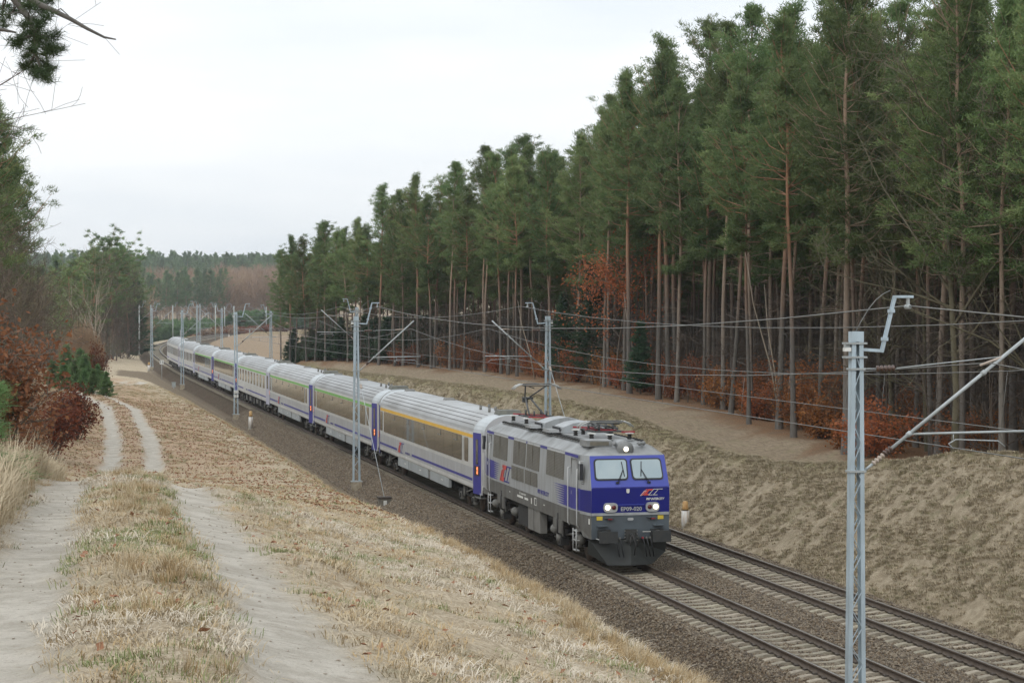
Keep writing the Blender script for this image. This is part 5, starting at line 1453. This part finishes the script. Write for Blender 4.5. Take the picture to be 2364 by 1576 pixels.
CSP = [two_mat('corner_spruce', *spruce(470 + i, 4.0, 1.3, 18, .3, .09, .32), M_TWIG, M_SPRU) for i in range(2)]
cp = poisson(8, 60, 128, 200, 1.7, lambda X, Y: in_wood(X - .8, Y) & (Y > 134), gq, 5000); cp = cp[:420]
scatter('corner_undergrowth', np.c_[cp, ground(cp[:, 0], cp[:, 1])[0]], gq.uniform(.4, 1.15, len(cp)), gq.uniform(0, 6.28, len(cp)), gq.integers(0, 2, len(cp)), CSP, 'dark low undergrowth at the far left corner of the wood', 'undergrowth')

# ---- trees on the left
LB = []
for i in range(6):
    w, t_ = bare(500 + i, [12, 14, 10, 15, 11, 13][i], .14, 20, .58, 3, 7, up=.5, minr=.011, start=.12)
    LB.append(w.mesh('branches', [M_TWIG, M_TWIGG, M_TWIG, M_TWIG, M_TWIGG, M_TWIG][i]))
LPN = []
for i in range(4):
    w, c = pine(520 + i, [17, 15, 19, 16][i], .35, [3.0, 2.6, 3.2, 2.7][i], .17, npc=52, wd=.05, ln=.32, crooked=.4)
    LPN.append((w.mesh('trunk', M_PBARK, True), c.mesh('crown', M_NEED)))
lp = [(-20.0, 12, 0, .90), (-21.5, 22, 1, .95), (-19.6, 34, 2, .84), (-22, 44, 3, .95), (-19.8, 55, 0, .98), (-20.2, 70, 2, .93), (-19.9, 92, 1, 1.05), (-24, 30, 2, 1.0), (-25, 52, 0, 1.0), (-21, 112, 3, 1.0), (-20.5, 132, 1, .9), (-24.5, 85, 2, .9)]
for k, (x, y, v, sc) in enumerate(lp):
    near = y < 40; x -= 1.2
    plant('pine_tree', LPN[v][0], LPN[v][1], x, y, sc, k * 1.1, 'dark pine above the left edge of the dirt road, ' + ('nearer group' if near else 'farther group'), 'pine tree', 'pines left of the dirt road, ' + ('nearer' if near else 'farther'))
lb = [(-19.6, 3, 0, .75), (-20.4, 8, 1, .72), (-19.2, 15, 2, .85), (-19.4, 20, 3, .72), (-20, 27, 4, .85), (-18.6, 30, 5, .66), (-18.9, 40, 0, .8), (-19.5, 47, 1, .72), (-18.8, 58, 2, .95), (-18.7, 66, 3, .66), (-18.9, 78, 4, .9), (-19, 88, 5, .75), (-18.8, 100, 0, .85), (-19.5, 110, 1, .7), (-22.6, 36, 3, .8), (-22, 16, 4, .95), (-23, 60, 5, .9)]
for k, (x, y, v, sc) in enumerate(lb):
    near = y < 35; x -= 1.2; sc *= .80
    e = plant('bare_tree', LB[v], None, x, y, sc, k * .9, 'bare brown tree with dense fine twigs left of the dirt road, ' + ('nearer group' if near else 'farther group'), 'bare tree', 'bare trees left of the dirt road, ' + ('nearer' if near else 'farther'), wname='branches')
w, t_ = bare(540, 11.0, .14, 18, .66, 3, 7, up=.25, minr=.005, start=.25)
plant('bare_tree', w.mesh('branches', M_TWIG), None, -21.9, -21, .95, .6, 'bare tree whose fine twigs hang into the sky at the upper left edge', 'bare tree', None, wname='branches')
# leafy brown beech bushes beside the road
w, l_ = shrub(550, 2.75, 1.30, 22, 6400, (.085, .055), minr=.004, clump=.10)
x, y = spot(-.2590, 32.5); plant('beech_bush', w.mesh('stems', M_TWIG), l_.mesh('leaves', M_OAKL), x, y, 1.1, 0, 'large red-brown leafy bush in the left foreground', 'beech bush', None, 'leaves', 'stems', .15)
w, l_ = shrub(551, 1.5, 1.0, 13, 2300, (.08, .055), minr=.004, clump=.10)
x, y = spot(-.2420, 36); plant('beech_bush', w.mesh('stems', M_TWIG), l_.mesh('leaves', M_OAKL), x, y, 1, 0, 'lower right spur of red-brown leaves beside the large foreground bush', 'beech bush', None, 'leaves', 'stems', .1)
w, l_ = shrub(552, 2.9, 1.2, 16, 3400, (.13, .09), clump=.13)
x, y = spot(-.2085, 92); plant('beech_bush', w.mesh('stems', M_TWIG), l_.mesh('leaves', M_BEECHD), x, y, 1, 0, 'dark red bush beside the bend of the dirt road', 'beech bush', None, 'leaves', 'stems')
w, l_ = shrub(553, 3.2, 1.3, 16, 2600, (.13, .09), clump=.15)
x, y = spot(-.221, 80); plant('beech_bush', w.mesh('stems', M_TWIG), l_.mesh('leaves', M_BEECHD), x, y, 1, 2, 'dark red-brown bush left of the dark red bush by the road bend', 'beech bush', None, 'leaves', 'stems')
w, l_ = shrub(554, 4.6, 1.1, 12, 1700, (.18, .13), clump=.18)
x, y = spot(-.1975, 172); plant('beech_bush', w.mesh('stems', M_TWIG), l_.mesh('leaves', M_BEECHD), x, y, 1, 1, 'small dark red bush above the little green spruces', 'beech bush', None, 'leaves', 'stems')
YS = []
for i in range(3):
    w, c = spruce(560 + i, 3.0, 1.1, 24, .22, .07, .24); YS.append((w.mesh('trunk', M_TWIG), c.mesh('crown', M_YPINE)))
for k, (b_, d_, sc) in enumerate(((-.1995, 150, .95), (-.2040, 152, 1.0), (-.1935, 152, .98), (-.2085, 165, 1.2), (-.2035, 170, 1.4), (-.2135, 160, 1.1), (-.1975, 168, 1.05), (-.2190, 165, 1.2), (-.2060, 182, 1.5), (-.2005, 185, 1.4), (-.2120, 185, 1.5))):
    x, y = spot(b_, d_); plant('young_pine', YS[k % 3][0], YS[k % 3][1], x, y, sc * .66, k, 'small bushy green conifer in the clump left of the road bend', 'young pine', 'small conifers left of the road bend')
# tan willow bush
g = np.random.default_rng(9); w = Soup()
for i in range(1700):
    a = g.uniform(0, 6.28); r_ = math.sqrt(g.uniform()) ; x1, y1 = math.cos(a) * r_ * 2.6, math.sin(a) * r_ * 2.6; h_ = 8.2 * math.sqrt(max(0.05, 1 - .62 * r_ * r_)) * g.uniform(.8, 1.03)
    w.add(*tube_np([[x1 * .2, y1 * .2, 0], [x1 * .8, y1 * .8, h_ * .45], [x1, y1, h_]], [.02, .018, .010], 3))
x, y = spot(-.2050, 222); plant('willow_bush', w.mesh('twigs', M_TWIGT), None, x, y, 1, 0, 'round tan bush of upright bare twigs above the small conifers', 'willow bush', None, wname='twigs', z=-1.2)
# group of tall trees beyond, left of the bend
G2 = [(-.2110, 285, 1.10, 0), (-.2060, 300, 1.16, 1), (-.2010, 315, 1.24, 2), (-.1960, 330, 1.34, 3), (-.1905, 335, 1.46, 2), (-.1860, 345, 1.40, 0), (-.1825, 350, 1.28, 1), (-.1985, 345, 1.2, 1), (-.2160, 300, 1.0, 2), (-.1885, 360, 1.4, 3)]
TG = []
for i in range(4):
    w, c = pine(580 + i, 20, [.52, .6, .48, .56][i], [4.6, 3.8, 4.2, 3.6][i], .22, npc=46, wd=.09, ln=.42, crooked=.7, step=.62, taper=.35); TG.append((w.mesh('trunk', M_PBARK, True), c.mesh('crown', M_NEED)))
for k, (b_, d_, sc, v) in enumerate(G2):
    x, y = spot(b_, d_); plant('pine_tree', TG[v][0], TG[v][1], x, y, sc * .77, k * 1.7, 'old broad-crowned pine in the group left of the bend', 'pine tree', 'old pines left of the bend', z=-3.6)
for k, (b_, d_, sc, v, m_) in enumerate(((-.2000, 262, 1.12, 1, 'p'), (-.1935, 322, 1.15, 0, 'b'), (-.1895, 326, 1.15, 3, 'b'), (-.1860, 338, 1.1, 5, 'b'), (-.1830, 342, 1.05, 2, 'b'), (-.2080, 268, .9, 4, 'b'), (-.2140, 272, .9, 1, 'b'), (-.2050, 276, .85, 2, 'b'), (-.1985, 318, 1.0, 4, 'b'))):
    x, y = spot(b_, d_)
    if m_ == 'p':
        w, t_ = bare(590, 12.5, .16, 14, .42, 2, 6, up=1.2, minr=.016, start=.35); me = w.mesh('branches', M_TWIGP)
        plant('bare_tree', me, None, x, y, 1, 0, 'pale bare birch-like tree in front of the old pines', 'bare tree', None, wname='branches', z=-2.5)
    else: plant('bare_tree', LB[v], None, x, y, sc, k, 'bare brownish tree below the old pines left of the bend', 'bare tree', 'bare trees left of the bend', wname='branches', z=-3.4)
w, c = spruce(595, 13, 2.6, 26, .5, .13, .5)
for k, (b_, d_) in enumerate(((-.1790, 372), (-.1815, 366))):
    x, y = spot(b_, d_); plant('spruce_tree', w.mesh('trunk', M_TWIG) if k == 0 else bpy.data.meshes['trunk'], None, x, y, 1, k, '', '', None) if False else None
    e = plant('spruce_tree', w.mesh('trunk', M_TWIG), c.mesh('crown', M_SPRU), x, y, 1.25 + .1 * k, k, ['dark spruce right beside the left-most tube mast', 'dark spruce just left of the one by the tube mast'][k], 'spruce tree', None, z=-3)
# ---- the country beyond the bend
FP = []
for i in range(4):
    w, c = pine(600 + i, 19 + i, .45, [3.4, 3.0, 3.6, 3.2][i], .2, npc=16, wd=.16, ln=.7, step=.7, dead=3); FP.append((w, c))
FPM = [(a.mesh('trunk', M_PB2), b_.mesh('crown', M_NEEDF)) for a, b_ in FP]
gm = np.random.default_rng(77)
for k in range(34):
    b_ = -.180 + .0445 * (k + .5) / 34 + gm.normal() * .0006; d_ = 725 + gm.uniform(0, 90); x, y = spot(b_, d_)
    v = k % 4; right = b_ > -.157
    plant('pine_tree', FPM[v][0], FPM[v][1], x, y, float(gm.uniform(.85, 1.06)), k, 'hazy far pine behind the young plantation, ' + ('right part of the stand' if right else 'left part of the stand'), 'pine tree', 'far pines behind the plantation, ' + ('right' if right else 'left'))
FB = []
for i in range(3):
    w, t_ = bare(620 + i, 15, .2, 16, .5, 2, 8, up=.7, minr=.045, start=.15); FB.append(w.mesh('far_bare', M_TWIGF))
def area(b0, b1, d0, d1, n):
    B = gm.uniform(b0, b1, n); D = np.sqrt(gm.uniform(d0 * d0, d1 * d1, n)); P = CAMP + D[:, None] * _fw + (B * D)[:, None] * _rt; return P
YP = [two_mat('young', *spruce(640 + i, 6.0, 2.0, 12, .6, .2, .5), M_TWIG, M_YPINE) for i in range(3)]
P = area(-.190, -.085, 668, 715, 1500); scatter('young_pine_plantation', np.c_[P, ground(P[:, 0], P[:, 1], False) if False else ground(P[:, 0], P[:, 1])[0]], gm.uniform(.75, 1.1, len(P)), gm.uniform(0, 6, len(P)), gm.integers(0, 3, len(P)), YP, 'green strip of young pines behind the bend', 'plantation')
FPI = [two_mat('far_pine', a, b_, M_PB2, M_NEEDF) for a, b_ in FP]
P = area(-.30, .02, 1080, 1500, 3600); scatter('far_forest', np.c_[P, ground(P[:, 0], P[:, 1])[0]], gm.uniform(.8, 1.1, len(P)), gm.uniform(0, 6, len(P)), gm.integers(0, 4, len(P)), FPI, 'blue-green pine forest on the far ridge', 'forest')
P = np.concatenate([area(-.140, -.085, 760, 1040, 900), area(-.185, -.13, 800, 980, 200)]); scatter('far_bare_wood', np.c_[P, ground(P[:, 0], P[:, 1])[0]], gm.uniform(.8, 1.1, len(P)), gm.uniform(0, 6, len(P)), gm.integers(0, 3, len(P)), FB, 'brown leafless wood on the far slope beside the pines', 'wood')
# left far filler between the near trees and the old pines
P = area(-.26, -.178, 385, 640, 900); scatter('left_far_wood', np.c_[P, np.full(len(P), -3.8)], gm.uniform(.75, 1.0, len(P)), gm.uniform(0, 6, len(P)), gm.choice([0, 1, 2, 3, 4, 5, 6], len(P)), FPI + FB, 'mixed wood in the valley left of the bend', 'wood')
# low brown scrub beyond the far track
SC = [two_mat('scrub', *shrub(660 + i, 1.6, 1.6, 9, 500, (.3, .25), .02, .25), M_TWIGF, [M_BEECHD, M_TWIGT][i % 2]) for i in range(3)]
P = area(-.172, -.108, 600, 665, 240); scatter('trackside_scrub', np.c_[P, ground(P[:, 0], P[:, 1])[0]], gm.uniform(.6, 1.5, len(P)), gm.uniform(0, 6, len(P)), gm.integers(0, 3, len(P)), SC, 'low reddish scrub beyond the far rails', 'scrub')
# ------------------------------------------------------------ grass, leaves and stones close by
M_G1 = mat('straw_blades', (.52, .435, .30), (.38, .305, .195), 3, .8, objvar=.0)
M_G2 = mat('ochre_blades', (.43, .31, .16), (.31, .22, .11), 3, .8)
M_G3 = mat('green_blades', (.14, .19, .06), (.23, .24, .10), 4, .8)
M_G4 = mat('frosted_blades', (.60, .54, .44), (.46, .39, .29), 5, .8)
M_LEAFB = mat('fallen_leaf', (.30, .135, .06), (.16, .08, .045), 9, .7)
def tuft(seed, n, h, spread, lean, w, m, dry=.4):
    g = np.random.default_rng(seed); V = []; F = []
    for i in range(n):
        a = g.uniform(0, 6.28); r_ = spread * math.sqrt(g.uniform()); b = np.array([math.cos(a) * r_, math.sin(a) * r_, -.02])
        a2 = a + g.normal() * .9; d = np.array([math.cos(a2), math.sin(a2), 0]) * lean * g.uniform(.2, 1.3); H = h * g.uniform(.5, 1.15)
        p = np.array([-math.sin(a2), math.cos(a2), 0]) * w / 2; m1 = b + d * H * .35 + np.array([0, 0, H * .6]); t = b + d * H * 1.0 + np.array([0, 0, H * (1 - dry * g.uniform())])
        k = len(V); V += [b - p, b + p, m1 + p * .8, m1 - p * .8, t, t + p * .1]; F += [(k, k + 1, k + 2, k + 3), (k + 3, k + 2, k + 5, k + 4)]
    return fast_mesh('tuft', V, F, [m])
T_short = [tuft(1, 26, .060, .15, 2.3, .006, M_G1, .7), tuft(2, 26, .055, .15, 1.8, .006, M_G2, .7), tuft(3, 22, .065, .12, .9, .006, M_G3, .5), tuft(4, 30, .06, .16, 2.3, .007, M_G4, .8), tuft(5, 18, .10, .12, 1.1, .006, M_G1, .6)]
T_tall = [tuft(11, 50, .45, .16, .55, .008, M_G1), tuft(12, 50, .38, .15, .6, .008, M_G2), tuft(13, 60, .60, .2, .5, .009, M_G1)]
T_mid = [tuft(21, 16, .16, .16, 1.0, .018, M_G1, .6), tuft(22, 16, .15, .18, 1.0, .018, M_G2, .6), tuft(23, 14, .12, .15, .9, .018, M_G3, .5)]
M_HEAT = mat('bank_tussock', (.31, .255, .17), (.42, .35, .24), 3, .9)
T_bank = [tuft(31, 34, .17, .24, .9, .022, M_HEAT, .6), tuft(32, 28, .15, .22, 1.0, .022, M_G1, .7), tuft(33, 28, .14, .2, .9, .022, mat('bank_green', (.25, .235, .12), (.32, .28, .17), 3, .9), .5)]
gg = np.random.default_rng(21)
def wedge(d0, d1, n, b0=-.27, b1=.27):
    B = gg.uniform(b0, b1, n); D = np.sqrt(gg.uniform(d0 * d0, d1 * d1, n)); return CAMP + D[:, None] * _fw + (B * D)[:, None] * _rt
P = wedge(10, 47, 60000)
z, s, o, gr, rt, kf = ground(P[:, 0], P[:, 1])
eo = np.interp(s, LS, LO); rx = np.interp(P[:, 1], RS, RX)
dens = fbm(P[:, 0], P[:, 1], 1.6, 3, 61); mid = np.abs(P[:, 0] - rx) < .65
keep = (o < eo + 1.5) & (rt < gg.uniform(.02, .85, len(P)) ** 1.3) & (gr < .2) & (gg.uniform(size=len(P)) < np.where(mid, .95, np.clip(.15 + 1.6 * (dens - .33), .1, .9)))
greenp = fbm(P[:, 0], P[:, 1], .9, 3, 71) + .17 * (mid & (P[:, 0] > rx + .05)); frost = fbm(P[:, 0], P[:, 1], 2.6, 3, 81) + .12 * sst(o, eo - 4, eo)
kind = np.where((greenp > .58) & (gg.uniform(size=len(P)) < .7), 2, np.where((frost > .55) & (gg.uniform(size=len(P)) < .55), 3, gg.choice([0, 1, 1, 4, 0, 1], len(P))))
sc = gg.uniform(.6, 1.35, len(P)) * np.where(mid, .95, 1)
K = keep; scatter('near_grass', np.c_[P[K], z[K]], sc[K], gg.uniform(0, 6.28, K.sum()), kind[K], T_short, 'dry short grass on the near hill', 'grass', gg.normal(size=(K.sum(), 2)) * .15)
# taller ochre grass on the middle strip and left bank
P = wedge(10, 44, 26000); z, s, o, gr, rt, kf = ground(P[:, 0], P[:, 1]); rx = np.interp(P[:, 1], RS, RX)
u = fbm(P[:, 0], P[:, 1], 1.0, 2, 91)
mid = (np.abs(P[:, 0] - rx - .08) < .30) & (u > .57); left = (P[:, 0] < rx - 1.55) & (P[:, 1] > -50) & (u > .12); edge = (np.abs(o - np.interp(s, LS, LO) - .2) < .5) & (u > .45)
K = (mid & (gg.uniform(size=len(P)) < .7)) | (left & (gg.uniform(size=len(P)) < .8)) | (edge & (gg.uniform(size=len(P)) < .5)); K &= rt < .15
kk = np.where(left[K], gg.choice([0, 2, 1], K.sum()), gg.choice([1, 0, 1], K.sum())); sc = np.where(left[K], gg.uniform(.9, 1.5, K.sum()), np.where(edge[K], .55, gg.uniform(.22, .46, K.sum())))
scatter('tall_dry_grass', np.c_[P[K], z[K]], sc, gg.uniform(0, 6.28, K.sum()), kk, T_tall, 'tall ochre grass between the wheel tracks and on the left bank', 'grass', gg.normal(size=(K.sum(), 2)) * .12)
# farther fields and slopes
P = wedge(45, 190, 90000, -.25, .05); z, s, o, gr, rt, kf = ground(P[:, 0], P[:, 1]); eo = np.interp(s, LS, LO)
K = (o < eo + 2.2) & (rt < .3) & (gr < .2) & (P[:, 1] < 160) & (fbm(P[:, 0], P[:, 1], .9, 3, 33) > .47)
scatter('field_grass', np.c_[P[K], z[K]], gg.uniform(.35, .85, K.sum()), gg.uniform(0, 6.28, K.sum()), gg.choice([0, 0, 1, 1, 2], K.sum()), T_mid, 'thin dry grass on the leaf-strewn field', 'grass')
n = 85000; S = gg.uniform(-40, 150, n); O = gg.uniform(7.2, 12.5, n); X = S * 0 + O; Y = S
z, s, o, gr, rt, kf = ground(X, Y); u = fbm(X, Y, 1.4, 3, 44) * .4 + fbm(X, Y, .35, 2, 45) * .6
K = (u > .42) & (o < np.interp(s, BS, BO) + 1.2) & (gg.uniform(size=n) < np.interp(s, [-40, 20, 60, 150], [.9, .8, .5, .35]))
scatter('bank_grass', np.c_[X[K], Y[K], z[K]], gg.uniform(.35, .85, K.sum()), gg.uniform(0, 6.28, K.sum()), gg.choice([0, 0, 0, 1, 2], K.sum()), T_bank, 'brown tussocky grass on the bank right of the tracks', 'grass')
# fallen leaves
lv = []
for i in range(3):
    g = np.random.default_rng(i + 5); a = np.linspace(0, 2 * np.pi, 9)[:-1]; r_ = np.array([1, .55, .8, .5, .9, .5, .8, .55]) * g.uniform(.85, 1.1, 8)
    V = [(0, 0, .012)] + [(math.cos(t) * q * .05, math.sin(t) * q * .035, .012 + g.uniform(0, .02)) for t, q in zip(a, r_)]
    lv.append(fast_mesh('fallen_leaf', V, [(0, k + 1, (k + 1) % 8 + 1) for k in range(8)], [M_LEAFB]))
P = np.concatenate([wedge(10, 46, 1500), wedge(44, 150, 26000, -.24, .02)]); z, s, o, gr, rt, kf = ground(P[:, 0], P[:, 1]); eo = np.interp(s, LS, LO)
K = (o < eo + 1) & (gr < .2) & (rt < .5)
far_ = P[K][:, 1] > -22
scatter('fallen_leaves', np.c_[P[K], z[K] + .03], np.where(far_, 1.2, gg.uniform(.5, 1.0, K.sum())), gg.uniform(0, 6.28, K.sum()), gg.integers(0, 3, K.sum()), lv, 'brown fallen leaves on the grass', 'leaves', gg.normal(size=(K.sum(), 2)) * .4)
# ballast stones
M_ST = [mat('ballast_brown', (.165, .118, .072), (.09, .064, .04), 12, .9), mat('ballast_grey', (.25, .205, .145), (.15, .12, .085), 12, .9), mat('ballast_dark', (.085, .07, .055), (.14, .11, .08), 12, .9)]
st = []
for i in range(6):
    bm = bmesh.new(); bmesh.ops.create_icosphere(bm, subdivisions=1, radius=.034); g = np.random.default_rng(i)
    for v in bm.verts: v.co = Vector((v.co.x * 1.15, v.co.y * .9, v.co.z * .75)) * float(g.uniform(.7, 1.2))
    me = bpy.data.meshes.new('ballast_stone'); bm.to_mesh(me); bm.free(); me.materials.append(M_ST[i % 3]); st.append(me)
def stones(n, s0, s1, o0, o1, sc0, sc1, name, lab):
    S = gg.uniform(s0, s1, n); O = gg.uniform(o0, o1, n)
    z, s, o, gr, rt, kf = ground(O, S)
    f = lambda c: (np.abs(np.abs(O - c) - .7525) > .085)
    K = (gr > .45) & f(0) & f(4) & (gg.uniform(size=n) < gr)
    K = K.nonzero()[0]
    scatter(name, np.c_[O[K], S[K], z[K] + .012], gg.uniform(sc0, sc1, len(K)), gg.uniform(0, 6.28, len(K)), gg.integers(0, 6, len(K)), st, lab, 'ballast', gg.normal(size=(len(K), 2)) * .8)
stones(190000, -42, 16, -3.6, 7.4, .6, 1.25, 'ballast_stones', 'loose brown ballast stones under and between the near tracks')
stones(90000, 16, 110, -3.8, -1.0, 1.0, 2.0, 'shoulder_stones', 'ballast stones on the shoulder beside the train')
P = wedge(10, 44, 9000); z, s, o, gr, rt, kf = ground(P[:, 0], P[:, 1]); K = rt > .35
M_PEB = mat('pebble', (.40, .36, .30), (.26, .22, .17), 12, .9)
pb = []
for me_ in st[:3]:
    q = me_.copy(); q.materials.clear(); q.materials.append(M_PEB); pb.append(q)
scatter('track_pebbles', np.c_[P[K], z[K] + .004], gg.uniform(.15, .55, K.sum()) ** 1.2, gg.uniform(0, 6.28, K.sum()), gg.choice([0, 1, 2, 3, 3], K.sum()), pb + [tuft(41, 5, .02, .10, 2.5, .006, M_TWIG, .9)], 'small pebbles and litter lying in the sandy wheel tracks', 'pebbles')
# ---- the pine branch hanging in at the upper left
g = np.random.default_rng(31); D0 = 17.0
def p3(u, v, d=D0):
    x, y = spot((u - 1182) / 4846., d); return np.array([x, y, 8.34 + (707 - v) / 4846. * d])
base = p3(-420, 60); gx0 = (float(base[0]), float(base[1])); g0 = gz(*gx0) - .1; org = np.array([gx0[0], gx0[1], g0])
w = Soup(); c = Soup()
tz = np.linspace(0, 12, 8); w.add(*tube_np(np.stack([np.sin(tz) * .06, np.cos(tz) * .05, tz], 1), .2 * (1 - tz / 16), 9))
tw = []
def limb(pts, r0, r1):
    P = np.array([np.array(q) - org for q in pts]); w.add(*tube_np(P, np.linspace(r0, r1, len(P)), 5)); return P
A = limb([p3(-400, -60), p3(-150, -60), p3(20, -20), p3(45, 10), p3(70, 45), p3(85, 80), p3(85, 125), p3(100, 170)], .05, .008)
B_ = limb([p3(-400, -30), p3(-100, -40), p3(60, -8), p3(90, 10), p3(130, 28), p3(165, 45), p3(205, 68), p3(243, 87), p3(270, 92)], .04, .006)
limb([p3(130, 28), p3(143, 21), p3(162, 38)], .007, .004)
Cc = limb([p3(-300, 70), p3(-60, 68), p3(10, 70), p3(40, 76)], .03, .008)
cl = [(8, 22), (22, 40), (10, 50), (60, 5), (75, 15), (95, 5), (120, 5), (100, 25), (118, 35), (75, 45), (90, 55), (100, 52), (62, 60), (50, 90), (30, 95), (45, 105), (80, 95), (95, 90), (92, 105), (110, 90), (128, 88), (120, 105), (130, 112), (125, 125), (112, 120), (75, 115), (60, 130), (60, 150), (75, 155), (85, 160), (95, 165), (105, 175), (115, 185), (122, 158), (108, 168), (35, 30), (0, 35), (82, 75), (70, 78), (105, 128), (85, 140)]
CC = []
for (u, v) in cl:
    q = p3(u, v, D0 + g.uniform(-.7, .7)) - org; CC.append(q); i = np.argmin(np.linalg.norm(A - q, axis=1)); w.add(*tube_np([A[i], (A[i] + q) / 2 + g.normal(size=3) * .02, q], [.008, .006, .004], 4))
CC = np.array(CC); CC = np.concatenate([CC, CC + g.normal(size=CC.shape) * .04])
c.add(*blades(g, CC, 95, .022, .085, .0055, up=.2, flat=.9))
e = empty('pine_tree', tuple(org)); tag(e, 'pine whose needled branch hangs into the sky at the top left corner', 'pine tree')
new_obj('trunk', w.mesh('trunk', M_PBARK, True), e); new_obj('crown', c.mesh('crown', M_NEEDN), e)
# green pine twig at the left edge by the foreground bush
w, c2 = spruce(701, 1.3, .5, 60, .10, .008, .16); x, y = spot(-.2478, 26.5)
plant('young_pine', w.mesh('trunk', M_TWIG), c2.mesh('crown', M_YPINE), x, y, 1.0, 0, 'young green pine poking in at the left edge before the brown bush', 'young pine', None, sink=-.1)
# ---- air
b = MB(); x0, x1, y0, y1, z0, z1 = -1500, 1800, -140, 2600, -8, 62
hz = bpy.data.materials.new('air_haze'); hz.use_nodes = True; hn = hz.node_tree.nodes; hn.clear()
ho = hn.new('ShaderNodeOutputMaterial'); hv = hn.new('ShaderNodeVolumePrincipled'); hv.inputs['Color'].default_value = (.86, .92, 1.0, 1); hv.inputs['Density'].default_value = .00015; hv.inputs['Anisotropy'].default_value = .2
hz.node_tree.links.new(hv.outputs[0], ho.inputs['Volume'])
b.box(((x0 + x1) / 2, (y0 + y1) / 2, (z0 + z1) / 2), (x1 - x0, y1 - y0, z1 - z0), hz)
HAZE = b.build('haze'); HAZE['kind'] = 'stuff'
